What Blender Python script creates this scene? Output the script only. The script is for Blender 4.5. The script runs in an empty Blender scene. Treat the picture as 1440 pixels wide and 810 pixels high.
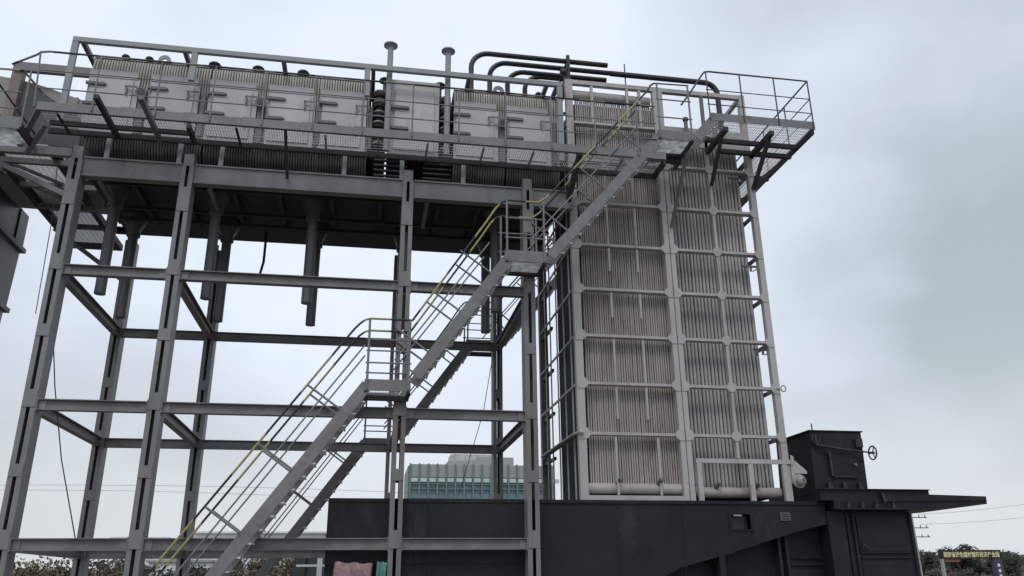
import bpy, math, random
from mathutils import Vector, Matrix, noise
random.seed(7)
sc = bpy.context.scene
R = math.radians
# ------------------------------------------------------------------ camera
YAW, PITCH, ROLL = 0.1780, 0.3487, -0.0106
fwd = Vector((math.sin(YAW)*math.cos(PITCH), math.cos(YAW)*math.cos(PITCH), math.sin(PITCH)))
rt = Vector((math.cos(YAW), -math.sin(YAW), 0)); up = rt.cross(fwd)
r2 = rt*math.cos(ROLL)+up*math.sin(ROLL); u2 = -rt*math.sin(ROLL)+up*math.cos(ROLL)
cd = bpy.data.cameras.new('camera'); cam = bpy.data.objects.new('camera', cd)
sc.collection.objects.link(cam); sc.camera = cam
M4 = Matrix((( r2.x, u2.x, -fwd.x, 0), (r2.y, u2.y, -fwd.y, 0), (r2.z, u2.z, -fwd.z, 0), (0, 0, 0, 1)))
cam.matrix_world = M4
cd.sensor_width = 36; cd.lens = 36*1151.7/1440; cd.clip_start = .1; cd.clip_end = 9000
GZ = -1.6      # ground level; the eye is 1.6 m above it
# ------------------------------------------------------------------ world: Nishita seen through a broken cloud deck
SUN_EL, SUN_AZ = 52, 200
w = bpy.data.worlds.new('World'); sc.world = w; w.use_nodes = True
nt = w.node_tree; N = nt.nodes; L = nt.links; N.clear()
def wn(t, **k):
    n = N.new(t)
    for a, b in k.items(): setattr(n, a, b)
    return n
out = wn('ShaderNodeOutputWorld'); bg = wn('ShaderNodeBackground'); bg.inputs[1].default_value = .1
L.new(bg.outputs[0], out.inputs[0])
sky = wn('ShaderNodeTexSky', sky_type='NISHITA', sun_disc=False)
sky.sun_elevation = R(SUN_EL); sky.sun_rotation = R(SUN_AZ); sky.air_density = 1.2; sky.dust_density = 3
tc = wn('ShaderNodeTexCoord')
mp = wn('ShaderNodeMapping'); mp.inputs['Scale'].default_value = (1, 1, 1.7); L.new(tc.outputs['Generated'], mp.inputs[0])
n1 = wn('ShaderNodeTexNoise'); n1.inputs['Scale'].default_value = 1.9; n1.inputs['Detail'].default_value = 7; n1.inputs['Roughness'].default_value = .5; n1.inputs['Distortion'].default_value = .35
L.new(mp.outputs[0], n1.inputs[0])
n2 = wn('ShaderNodeTexNoise'); n2.inputs['Scale'].default_value = 6; n2.inputs['Detail'].default_value = 5; n2.inputs['Distortion'].default_value = .3
L.new(mp.outputs[0], n2.inputs[0])
def mth(op, a, b=None, clamp=False):
    m = wn('ShaderNodeMath', operation=op, use_clamp=clamp)
    for i, x in enumerate((a, b)):
        if x is None: continue
        if isinstance(x, (int, float)): m.inputs[i].default_value = x
        else: L.new(x, m.inputs[i])
    return m.outputs[0]
def dirn(u, v):
    d = fwd*1151.7 + r2*(u-720) - u2*(v-405); return d.normalized()
def lobe(d, lo, hi):       # broad bright or dull region of the cloud deck round a world direction
    vm = wn('ShaderNodeVectorMath', operation='DOT_PRODUCT'); nrm = wn('ShaderNodeVectorMath', operation='NORMALIZE')
    L.new(tc.outputs['Generated'], nrm.inputs[0]); L.new(nrm.outputs[0], vm.inputs[0]); vm.inputs[1].default_value = d
    mr = wn('ShaderNodeMapRange', interpolation_type='SMOOTHSTEP'); L.new(vm.outputs['Value'], mr.inputs[0])
    mr.inputs[1].default_value = math.cos(R(lo)); mr.inputs[2].default_value = math.cos(R(hi))
    return mr.outputs[0]
f = mth('MULTIPLY', mth('SUBTRACT', n1.outputs[0], .5), 1.15)
f = mth('ADD', f, mth('MULTIPLY', mth('SUBTRACT', n2.outputs[0], .5), .45))
f = mth('ADD', f, .62)
for (u, v, lo, hi, a) in ((430, 60, 26, 4, .30), (840, 110, 11, 1, .3), (1130, 370, 10, 1, .42), (1330, 470, 17, 1, -.34), (1220, 460, 10, 1, -.16), (1180, 690, 12, 2, .14), (1250, 80, 22, 6, -.24), (60, 600, 22, 4, -.26), (1340, 790, 13, 3, .12), (600, 480, 16, 3, .18)):
    f = mth('ADD', f, mth('MULTIPLY', lobe(dirn(u, v), lo, hi), a))
cr = wn('ShaderNodeValToRGB'); L.new(f, cr.inputs[0])
e = cr.color_ramp.elements; e[0].position = .12; e[0].color = (4.7, 5.3, 5.75, 1); e[1].position = .98; e[1].color = (8.8, 9.5, 10.7, 1)
e2 = cr.color_ramp.elements.new(.5); e2.color = (6.8, 7.4, 8.35, 1)
# the air near the horizon is a little warmer
sx = wn('ShaderNodeSeparateXYZ'); L.new(tc.outputs['Generated'], sx.inputs[0])
hz = wn('ShaderNodeMapRange', interpolation_type='SMOOTHSTEP'); L.new(sx.outputs[2], hz.inputs[0]); hz.inputs[1].default_value = .30; hz.inputs[2].default_value = 0
hm = wn('ShaderNodeMixRGB'); L.new(mth('MULTIPLY', hz.outputs[0], .6), hm.inputs[0]); L.new(cr.outputs[0], hm.inputs[1]); hm.inputs[2].default_value = (8.0, 8.2, 8.15, 1)
mx = wn('ShaderNodeMixRGB'); mx.inputs[0].default_value = .93; L.new(sky.outputs[0], mx.inputs[1]); L.new(hm.outputs[0], mx.inputs[2])
L.new(mx.outputs[0], bg.inputs[0])
sl = bpy.data.lights.new('sun', 'SUN'); sl.energy = .9; sl.angle = R(14); sl.color = (1, .97, .92)
so = bpy.data.objects.new('sun', sl); sc.collection.objects.link(so)
sd = Vector((math.sin(R(SUN_AZ))*math.cos(R(SUN_EL)), math.cos(R(SUN_AZ))*math.cos(R(SUN_EL)), math.sin(R(SUN_EL))))
so.rotation_euler = sd.to_track_quat('Z', 'Y').to_euler(); so.location = sd*60
sc.view_settings.view_transform = 'Standard'; sc.view_settings.look = 'None'; sc.view_settings.exposure = .02; sc.view_settings.gamma = 1
# ------------------------------------------------------------------ materials
RUSTY = {'grey_primer_steel': ((.12, .075, .05), 3.2, .58, .55, .5), 'grey_primer_beam': ((.11, .075, .055), 3.0, .57, .5, 1), 'stair_grey_paint': ((.10, .075, .06), 4.5, .57, .5, 1),
         'tower_frame_paint': ((.2, .135, .10), 3.0, .57, .5, .35), 'casing_panel_paint': ((.26, .22, .16), 2.4, .57, .5, .3), 'black_base_paint': ((.06, .056, .05), 1.6, .57, .45, .3), 'tube_primer': ((.17, .12, .10), 1.6, .57, .4, .35), 'tube_primer_cool': ((.17, .125, .10), 1.6, .58, .5, .3)}
def mat(name, col, rough=.55, metal=0, var=.18, scale=3, dirt_sheen=None, dirt_sheen_amt=0, streak=False, bump=.0, spec=.4, fine=0):
    m = bpy.data.materials.new(name); m.use_nodes = True
    n = m.node_tree.nodes; l = m.node_tree.links; b = n['Principled BSDF']
    b.inputs['Roughness'].default_value = rough; b.inputs['Metallic'].default_value = metal; b.inputs['Specular IOR Level'].default_value = spec
    g = n.new('ShaderNodeNewGeometry')
    mpn = n.new('ShaderNodeMapping'); l.new(g.outputs['Position'], mpn.inputs[0])
    if streak: mpn.inputs['Scale'].default_value = (1, 1, .22)
    t = n.new('ShaderNodeTexNoise'); t.inputs['Scale'].default_value = scale; t.inputs['Detail'].default_value = 6; t.inputs['Roughness'].default_value = .62
    l.new(mpn.outputs[0], t.inputs[0])
    mr = n.new('ShaderNodeMapRange'); l.new(t.outputs[0], mr.inputs[0]); mr.inputs[1].default_value = .3; mr.inputs[2].default_value = .7
    mr.inputs[3].default_value = 1-var; mr.inputs[4].default_value = 1+var
    v = n.new('ShaderNodeVectorMath'); v.operation = 'SCALE'; v.inputs[0].default_value = col; l.new(mr.outputs[0], v.inputs['Scale'])
    last = v.outputs[0]
    if dirt_sheen:
        t2 = n.new('ShaderNodeTexNoise'); t2.inputs['Scale'].default_value = scale*.45; t2.inputs['Detail'].default_value = 8; t2.inputs['Roughness'].default_value = .7
        mp2 = n.new('ShaderNodeMapping'); mp2.inputs['Location'].default_value = (7, 3, 11); mp2.inputs['Scale'].default_value = (1, 1, .3 if streak else 1)
        l.new(g.outputs['Position'], mp2.inputs[0]); l.new(mp2.outputs[0], t2.inputs[0])
        m2 = n.new('ShaderNodeMapRange'); l.new(t2.outputs[0], m2.inputs[0]); m2.inputs[1].default_value = .48; m2.inputs[2].default_value = .7; m2.inputs[4].default_value = dirt_sheen_amt
        mm = n.new('ShaderNodeMixRGB'); l.new(m2.outputs[0], mm.inputs[0]); l.new(last, mm.inputs[1]); mm.inputs[2].default_value = (*dirt_sheen, 1); last = mm.outputs[0]
    rz = RUSTY.get(name)
    if rz:      # small patches and vertical runs of rust, scuff or dust
        t4 = n.new('ShaderNodeTexNoise'); t4.inputs['Scale'].default_value = rz[1]; t4.inputs['Detail'].default_value = 9; t4.inputs['Roughness'].default_value = .72; t4.inputs['Distortion'].default_value = .4
        mp4 = n.new('ShaderNodeMapping'); mp4.inputs['Location'].default_value = (3, 17, 5); mp4.inputs['Scale'].default_value = (1, 1, rz[4]); l.new(g.outputs['Position'], mp4.inputs[0]); l.new(mp4.outputs[0], t4.inputs[0])
        m4 = n.new('ShaderNodeMapRange'); l.new(t4.outputs[0], m4.inputs[0]); m4.inputs[1].default_value = rz[2]; m4.inputs[2].default_value = rz[2]+.1; m4.inputs[4].default_value = rz[3]
        m5 = n.new('ShaderNodeMixRGB'); l.new(m4.outputs[0], m5.inputs[0]); l.new(last, m5.inputs[1]); m5.inputs[2].default_value = (*rz[0], 1); last = m5.outputs[0]
    l.new(last, b.inputs['Base Color'])
    r1 = n.new('ShaderNodeMapRange'); l.new(t.outputs[0], r1.inputs[0]); r1.inputs[3].default_value = max(.05, rough-.12); r1.inputs[4].default_value = min(1, rough+.15); l.new(r1.outputs[0], b.inputs['Roughness'])
    if bump:
        t3 = n.new('ShaderNodeTexNoise'); t3.inputs['Scale'].default_value = fine or 14; t3.inputs['Detail'].default_value = 4; l.new(g.outputs['Position'], t3.inputs[0])
        bp = n.new('ShaderNodeBump'); bp.inputs['Strength'].default_value = bump; bp.inputs['Distance'].default_value = .03; l.new(t3.outputs[0], bp.inputs['Height']); l.new(bp.outputs[0], b.inputs['Normal'])
    return m
def stripes(name, a, c, period, duty=.5, shift=0):
    m = bpy.data.materials.new(name); m.use_nodes = True
    n = m.node_tree.nodes; l = m.node_tree.links; b = n['Principled BSDF']; b.inputs['Roughness'].default_value = .5
    g = n.new('ShaderNodeNewGeometry'); s = n.new('ShaderNodeSeparateXYZ'); l.new(g.outputs['Position'], s.inputs[0])
    def mm(op, x, y):
        k = n.new('ShaderNodeMath'); k.operation = op; l.new(x, k.inputs[0]); k.inputs[1].default_value = y; return k.outputs[0]
    q = mm('LESS_THAN', mm('FRACT', mm('DIVIDE', mm('ADD', s.outputs[0], 40+shift), period), 0), duty)
    t = n.new('ShaderNodeTexNoise'); t.inputs['Scale'].default_value = 9; t.inputs['Detail'].default_value = 5; l.new(g.outputs['Position'], t.inputs[0])
    mx = n.new('ShaderNodeMixRGB'); l.new(q, mx.inputs[0]); mx.inputs[1].default_value = (*a, 1); mx.inputs[2].default_value = (*c, 1)
    m3 = n.new('ShaderNodeMixRGB'); m3.blend_type = 'MULTIPLY'; m3.inputs[0].default_value = .5; l.new(mx.outputs[0], m3.inputs[1]); l.new(t.outputs[0], m3.inputs[2])
    l.new(m3.outputs[0], b.inputs['Base Color'])
    return m
RUST = (.13, .07, .04)
FRAME = mat('grey_primer_steel', (.2, .205, .21), .5, var=.24, scale=2.2, dirt_sheen=(.15, .145, .12), dirt_sheen_amt=.7, streak=True, bump=.12)
FRAMED = mat('grey_primer_beam', (.175, .178, .176), .5, var=.24, scale=2.6, dirt_sheen=(.11, .11, .095), dirt_sheen_amt=.55, bump=.12)
STAIR = mat('stair_grey_paint', (.195, .197, .2), .5, var=.15, scale=5, dirt_sheen=(.10, .10, .10), dirt_sheen_amt=.4, bump=.1)
DECKM = mat('dark_deck_steel', (.042, .041, .043), .7, var=.35, scale=2, dirt_sheen=(.05, .035, .035), dirt_sheen_amt=.5, bump=.15)
TOWER = mat('tower_frame_paint', (.42, .405, .40), .55, var=.12, scale=2.4, dirt_sheen=(.27, .245, .225), dirt_sheen_amt=.6, streak=True, bump=.1)
TUBE = mat('tube_primer', (.385, .355, .34), .36, var=.2, scale=2, dirt_sheen=(.19, .155, .14), dirt_sheen_amt=.7, streak=True, spec=.5)
TUBE2 = mat('tube_primer_cool', (.39, .37, .365), .36, var=.2, scale=2, dirt_sheen=(.19, .17, .16), dirt_sheen_amt=.6, streak=True, spec=.5)
TUBED = mat('bare_dark_tube', (.035, .034, .036), .5, var=.3, scale=3, dirt_sheen=(.06, .045, .04), dirt_sheen_amt=.4, streak=True)
BELLY = mat('shaded_tube', (.13, .128, .122), .5, var=.35, scale=2.5, dirt_sheen=(.04, .038, .038), dirt_sheen_amt=.6)  # shade below the modules painted in as a darker tube colour
FIN = mat('module_tube_paint', (.43, .425, .39), .55, var=.22, scale=3.5, dirt_sheen=(.26, .25, .16), dirt_sheen_amt=.6, streak=True)
CASE = mat('casing_panel_paint', (.46, .465, .47), .5, var=.08, scale=1.6, dirt_sheen=(.28, .28, .27), dirt_sheen_amt=.5, streak=True, bump=.15, fine=3)
STRAP = mat('hinge_strap_steel', (.13, .135, .14), .5, var=.2, scale=6)
PIPE = mat('grey_pipe_paint', (.27, .29, .3), .5, var=.12, scale=3)
PIPED = mat('downcomer_paint', (.115, .12, .123), .45, var=.2, scale=3, streak=True, dirt_sheen=(.08, .08, .08), dirt_sheen_amt=.4, spec=.5)
BLK = mat('black_pipe_paint', (.022, .021, .024), .42, var=.3, scale=4, dirt_sheen=(.05, .035, .03), dirt_sheen_amt=.3, spec=.5)
BOX = mat('black_base_paint', (.0155, .0178, .0205), .55, var=.25, scale=.9, dirt_sheen=(.036, .036, .035), dirt_sheen_amt=.75, bump=.25, fine=1.6, spec=.22)  # lighter patches paint a faint sheen variation into the black
GRAT = mat('galvanised_grating', (.66, .67, .68), .45, metal=.0, var=.15, scale=5, dirt_sheen=(.35, .34, .32), dirt_sheen_amt=.4)
RAILG = mat('handrail_grey', (.19, .195, .195), .5, var=.2, scale=6)
RAILD = mat('handrail_dark_grey', (.07, .072, .075), .5, var=.2, scale=6)
RAILK = stripes('black_and_pale_yellow_paint', (.03, .031, .035), (.24, .24, .17), 1.25, .42)
RAILY = stripes('yellow_and_black_paint', (.028, .028, .03), (.46, .41, .17), .93, .48, .12)
BIN = mat('hopper_sheet', (.032, .032, .034), .4, var=.35, scale=.7, dirt_sheen=(.085, .08, .08), dirt_sheen_amt=.7, bump=.4, fine=1.2, spec=.5)
BINL = mat('hopper_sheet_beige', (.30, .29, .285), .55, var=.15, scale=.8, dirt_sheen=(.2, .18, .16), dirt_sheen_amt=.5, bump=.2, fine=1.5)
FILM = bpy.data.materials.new('milky_film'); FILM.use_nodes = True
_n = FILM.node_tree.nodes; _l = FILM.node_tree.links; _t = _n.new('ShaderNodeBsdfTranslucent'); _x = _n.new('ShaderNodeMixShader'); _x.inputs[0].default_value = .85
_g = _n.new('ShaderNodeNewGeometry'); _k = _n.new('ShaderNodeTexNoise'); _k.inputs['Scale'].default_value = 9; _k.inputs['Detail'].default_value = 5; _l.new(_g.outputs['Position'], _k.inputs[0])
_r = _n.new('ShaderNodeValToRGB'); _r.color_ramp.elements[0].position = .3; _r.color_ramp.elements[0].color = (.5, .52, .52, 1); _r.color_ramp.elements[1].position = .6; _r.color_ramp.elements[1].color = (.88, .9, .9, 1)
_l.new(_k.outputs[0], _r.inputs[0]); _l.new(_r.outputs[0], _t.inputs[0]); _l.new(_n['Principled BSDF'].outputs[0], _x.inputs[1]); _l.new(_t.outputs[0], _x.inputs[2]); _l.new(_x.outputs[0], _n['Material Output'].inputs[0])
WIRE = mat('cable_sheath', (.05, .05, .055), .6, var=.1)
WHITE = mat('white_paint', (.72, .74, .74), .5, var=.08)
# ------------------------------------------------------------------ builders
COL = sc.collection
class MB:
    def __init__(s): s.v = []; s.f = []; s.sm = []
    def poly(s, vs, fs, smooth=False):
        o = len(s.v); s.v += [tuple(x) for x in vs]; s.f += [tuple(i+o for i in f) for f in fs]; s.sm += [smooth]*len(fs); return s
    def box(s, x0, x1, y0, y1, z0, z1):
        return s.poly([(x, y, z) for z in (z0, z1) for y in (y0, y1) for x in (x0, x1)], [(0, 2, 3, 1), (4, 5, 7, 6), (0, 1, 5, 4), (2, 6, 7, 3), (0, 4, 6, 2), (1, 3, 7, 5)])
    def bar(s, p, q, w, h, side=None):      # w along 'side' (default: horizontal across the bar), h across both
        p = Vector(p); q = Vector(q); d = (q-p).normalized()
        if side is None: side = d.cross(Vector((0, 0, 1))) if abs(d.z) < .99 else Vector((1, 0, 0))
        a = Vector(side); a = (a-d*a.dot(d)).normalized(); b = d.cross(a).normalized()
        vs = [c+a*(w/2*i)+b*(h/2*j) for c in (p, q) for j in (-1, 1) for i in (-1, 1)]
        return s.poly(vs, [(0, 2, 3, 1), (4, 5, 7, 6), (0, 1, 5, 4), (2, 6, 7, 3), (0, 4, 6, 2), (1, 3, 7, 5)])
    def ibeam(s, p, q, b, h, tf=.014, tw=.01):
        p = Vector(p); q = Vector(q); u = Vector((0, 0, 1)); d = (q-p).normalized(); n = d.cross(u).cross(d).normalized()
        o = n*(h/2-tf/2)
        s.bar(p+o, q+o, b, tf); s.bar(p-o, q-o, b, tf); s.bar(p, q, tw, h-2*tf-.001); return s
    def tube(s, pts, r, n=8, caps=True):
        P = [Vector(p) for p in pts]; rings = []; ref = None
        for i, p in enumerate(P):
            d = (P[min(i+1, len(P)-1)]-P[max(i-1, 0)]).normalized()
            if ref is None: ref = d.orthogonal().normalized()
            a = (ref-d*ref.dot(d)).normalized(); ref = a; b = d.cross(a)
            rr = r[i] if isinstance(r, (list, tuple)) else r
            rings.append([p+(a*math.cos(2*math.pi*k/n)+b*math.sin(2*math.pi*k/n))*rr for k in range(n)])
        vs = [x for g in rings for x in g]; fs = []
        for i in range(len(P)-1):
            for k in range(n): fs.append((i*n+k, i*n+(k+1) % n, (i+1)*n+(k+1) % n, (i+1)*n+k))
        s.poly(vs, fs, True)
        if caps:
            s.poly(rings[0], [tuple(range(n))[::-1]]); s.poly(rings[-1], [tuple(range(n))])
        return s
    def prism(s, pts, axis, a, b):          # 2-D outline pushed along an axis
        def m(u, v, t): return {0: (t, u, v), 1: (u, t, v), 2: (u, v, t)}[axis]
        n = len(pts); vs = [m(u, v, a) for u, v in pts]+[m(u, v, b) for u, v in pts]
        return s.poly(vs, [tuple(range(n)), tuple(range(n, 2*n))[::-1]]+[(i, (i+1) % n+0, (i+1) % n+n, i+n) for i in range(n)])
    def dome(s, c, r, h, n=10, k=4):
        vs = []; fs = []
        for j in range(k+1):
            t = j/k*math.pi/2
            for i in range(n): vs.append((c[0]+r*math.cos(t)*math.cos(2*math.pi*i/n), c[1]+r*math.cos(t)*math.sin(2*math.pi*i/n), c[2]+h*math.sin(t)))
        for j in range(k):
            for i in range(n): fs.append((j*n+i, j*n+(i+1) % n, (j+1)*n+(i+1) % n, (j+1)*n+i))
        fs.append(tuple(range(n))[::-1]); return s.poly(vs, fs, True)
    def ball(s, c, r, n=14, k=8):
        vs = []; fs = []
        for j in range(k+1):
            t = -math.pi/2+j/k*math.pi
            for i in range(n): vs.append((c[0]+r*math.cos(t)*math.cos(2*math.pi*i/n), c[1]+r*math.cos(t)*math.sin(2*math.pi*i/n), c[2]+r*math.sin(t)))
        for j in range(k):
            for i in range(n): fs.append((j*n+i, j*n+(i+1) % n, (j+1)*n+(i+1) % n, (j+1)*n+i))
        return s.poly(vs, fs, True)
    def build(s, name, m, parent=None, label=None, kind=None, origin=None):
        wl = Vector((0, 0, 0)); p = parent
        while p is not None: wl += p.location; p = p.parent
        if origin is not None: off = Vector(origin)
        else: off = wl.copy()
        me = bpy.data.meshes.new(name)
        me.from_pydata([(x[0]-off.x, x[1]-off.y, x[2]-off.z) for x in s.v], [], s.f)
        me.materials.append(m)
        for pl, sm in zip(me.polygons, s.sm): pl.use_smooth = sm
        me.validate(); me.update()
        import bmesh
        bm = bmesh.new(); bm.from_mesh(me); bmesh.ops.recalc_face_normals(bm, faces=bm.faces); bm.to_mesh(me); bm.free()
        o = bpy.data.objects.new(name, me); COL.objects.link(o); o.location = off-wl if parent is not None else off
        if parent is not None: o.parent = parent
        if label: o['label'] = label
        if kind: o['kind'] = kind
        return o
def thing(name, loc, label, cat, group=None):
    o = bpy.data.objects.new(name, None); COL.objects.link(o); o.location = loc; o.empty_display_size = .2
    o['label'] = label; o['category'] = cat
    if group: o['group'] = group
    return o
def tag(o, label, cat, group=None):
    o['label'] = label; o['category'] = cat
    if group: o['group'] = group
    return o
def copy_tree(o, parent=None, loc=None):
    c = o.copy(); COL.objects.link(c); c.parent = parent
    if loc is not None: c.location = loc
    for ch in [x for x in bpy.data.objects if x.parent == o]: copy_tree(ch, c)
    return c
def rep(proto, parent, loc):        # one more part that shares its mesh
    c = proto.copy(); COL.objects.link(c); c.parent = parent; c.location = loc; return c
# ------------------------------------------------------------------ ground
g = MB(); n_ = 60
xs = [-900+1800*i/n_ for i in range(n_+1)]; ys = [-200+2200*(i/n_)**1.5 for i in range(n_+1)]
g.poly([(x, y, GZ) for y in ys for x in xs], [(j*(n_+1)+i, j*(n_+1)+i+1, (j+1)*(n_+1)+i+1, (j+1)*(n_+1)+i) for j in range(n_) for i in range(n_)])
GRD = mat('trodden_earth', (.11, .1, .075), .9, var=.3, scale=.15, dirt_sheen=(.07, .085, .04), dirt_sheen_amt=.8)
go = g.build('ground', GRD); go['kind'] = 'structure'
pd = MB().box(-9, 15, 11, 22, GZ-.1, GZ+.05).build('concrete_pad', mat('concrete', (.26, .25, .235), .85, var=.15, scale=1.2, dirt_sheen=(.17, .16, .15), dirt_sheen_amt=.5)); pd['kind'] = 'structure'
# ------------------------------------------------------------------ steel frame under the boiler modules
YF, YB, CX = 14.0, 17.74, [-5.307, -3.422, .548, 2.85]
frame = thing('steel_frame', (-1.2, 15.8, GZ), 'tall grey steel frame of slotted columns and beams carrying the boiler modules', 'steel frame')
PLATES = [(6.31, 6.79), (5.10, 5.385), (3.925, 4.13), (2.748, 3.035), (1.66, 1.856), (.584, .871), (-.42, -.2), (-1.58, -1.3)]
def column(x, y0, cap):
    b = MB(); D = .32; H = .105; F = .077; T = .012
    top = 7.22
    for s in (-1, 1):
        xa, xb = sorted((x+s*H, x+s*(H-T))); b.box(xa, xb, y0+.001, y0+D-.001, GZ, top)
        xa, xb = sorted((x+s*(H-T), x+s*(H-F)))
        b.box(xa, xb, y0+.001, y0+T, GZ, top); b.box(xa, xb, y0+D-T, y0+D-.001, GZ, top)
    b.box(x-.2, x+.2, y0-.06, y0+D+.06, GZ, GZ+.03)
    o = b.build('column', FRAME, frame)
    for z0, z1 in PLATES:
        MB().box(x-H+.006, x+H-.006, y0-.010, y0-.001, z0, z1).build('batten_plate', FRAME, o)
        MB().box(x-H+.006, x+H-.006, y0+D, y0+D+.008, z0, z1).build('batten_plate', FRAME, o)
    if cap: MB().box(x-.085, x+.085, y0+.012, y0+D-.03, 7.221, 7.46).build('cap_stub', FRAME, o)
    return o
for x in CX: column(x, YF, True); column(x, YB, False)
def xbeam(y, z0, z1, xa, xb, m=FRAMED, b=.13): MB().ibeam((xa, y, (z0+z1)/2), (xb, y, (z0+z1)/2), b, z1-z0, .016).build('beam', m, frame)
for (z0, z1) in ((.565, .75), (2.71, 2.89), (5.03, 5.21)):
    for a, b in zip(CX[:-1], CX[1:]):
        xbeam(YF+.075, z0, z1, a+.107, b-.107); xbeam(YB+.075, z0, z1, a+.107, b-.107)
    for x in CX: MB().ibeam((x+.02, YF+.33, (z0+z1)/2), (x+.02, YB-.002, (z0+z1)/2), .13, z1-z0, .016).build('cross_beam', FRAMED, frame)
bolt_proto = None
for (z0, z1) in ((.565, .75), (2.71, 2.89), (5.03, 5.21)):
    for a_, b_ in zip(CX[:-1], CX[1:]):
        for xe, sg in ((a_+.107, 1), (b_-.107, -1)):
            p_ = MB().box(*sorted((xe, xe+sg*.014)), YF-.005, YF+.155, z0-.02, z1+.02).build('end_plate', FRAME, frame)
            MB().box(*sorted((xe+sg*.0145, xe+sg*.13)), YF+.055, YF+.068, z0+.02, z1-.02).build('web_cleat', FRAME, p_)
for a, b in list(zip(CX[:-1], CX[1:]))+[(2.85, 3.85)]:
    MB().box(a+.107, b-.107, YF+.06, YF+.075, 6.93, 7.245).box(a+.107, b-.107, YF+.03, YF+.2, 7.2455, 7.275).box(a+.107, b-.107, YF+.03, YF+.2, 6.897, 6.9295).build('main_beam', FRAME, frame)
MB().box(-7.35, -5.415, YF+.05, YF+.15, 7.27, 7.43).build('side_beam', FRAME, frame)
# deck plate and joists
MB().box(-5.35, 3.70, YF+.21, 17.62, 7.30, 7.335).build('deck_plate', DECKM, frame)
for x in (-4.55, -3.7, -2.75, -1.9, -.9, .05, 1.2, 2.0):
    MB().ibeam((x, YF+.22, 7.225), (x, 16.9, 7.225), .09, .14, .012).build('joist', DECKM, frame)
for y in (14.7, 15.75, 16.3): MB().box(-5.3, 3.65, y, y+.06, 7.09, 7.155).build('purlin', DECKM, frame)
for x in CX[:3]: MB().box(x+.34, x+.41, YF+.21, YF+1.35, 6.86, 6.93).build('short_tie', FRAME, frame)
for x in (-4.86, -3.62, -2.89, -.66, .42, 1.60):
    MB().box(x-.04, x+.04, YF+.10, YF+.16, 7.277, 7.80).build('support_stub', PIPE, frame)
# left outrigger under the side walkway
for z, y0, y1 in ((7.62, 13.98, 19.4),):
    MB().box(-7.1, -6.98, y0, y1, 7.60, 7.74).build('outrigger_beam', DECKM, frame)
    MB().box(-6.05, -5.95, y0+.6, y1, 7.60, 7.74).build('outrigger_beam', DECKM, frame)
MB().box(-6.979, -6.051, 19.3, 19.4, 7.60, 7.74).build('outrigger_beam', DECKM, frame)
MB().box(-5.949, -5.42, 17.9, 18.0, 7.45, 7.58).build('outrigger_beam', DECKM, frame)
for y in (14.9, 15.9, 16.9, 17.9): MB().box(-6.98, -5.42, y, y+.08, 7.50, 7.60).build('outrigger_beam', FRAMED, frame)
MB().bar((-5.42, YF+.16, 6.55), (-6.95, YF+.16, 7.24), .07, .09).build('knee_brace', FRAME, frame)
MB().bar((-5.42, YB+.16, 6.35), (-6.95, YB+.16, 7.45), .07, .09).build('knee_brace', FRAME, frame)
# ------------------------------------------------------------------ hopper pipes hanging through the deck
k = 0
for x in (-4.93, -3.08, -1.25, .58, 2.40):
    for y in (15.2, 16.6):
        pos = {-4.93: 'farthest left', -3.08: 'second from the left', -1.25: 'middle', .58: 'half hidden behind the third column', 2.40: 'beside the upper stair landing'}[x]
        t = thing('hanging_pipe', (x, y, 7.3), f"{'front' if y < 16 else 'rear'} grey drain pipe under the deck, {pos}", 'pipe', 'drain pipes hanging under the deck')
        MB().tube([(x, y, 7.29), (x, y, 7.20), (x, y, 6.97), (x, y, 6.90)], [.25, .24, .13, .13], 14).build('hopper', PIPED, t)
        MB().tube([(x, y, 6.92), (x, y, 6.84)], .135, 14).build('collar', PIPED, t)
        MB().tube([(x, y, 6.88), (x, y, 5.16), (x, y, 5.09)], [.098, .098, .1], 16).build('pipe', PIPED, t)
tag(MB().tube([(-2.34, 16.9, 7.25), (-2.34, 16.9, 6.55), (-2.42, 16.9, 6.1), (-2.40, 16.9, 6.03)], .03, 6).build('hanging_rod', BLK, origin=(-2.34, 16.9, 7.25)), 'short bent black rod hanging alone under the dark deck edge', 'rod')
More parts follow.
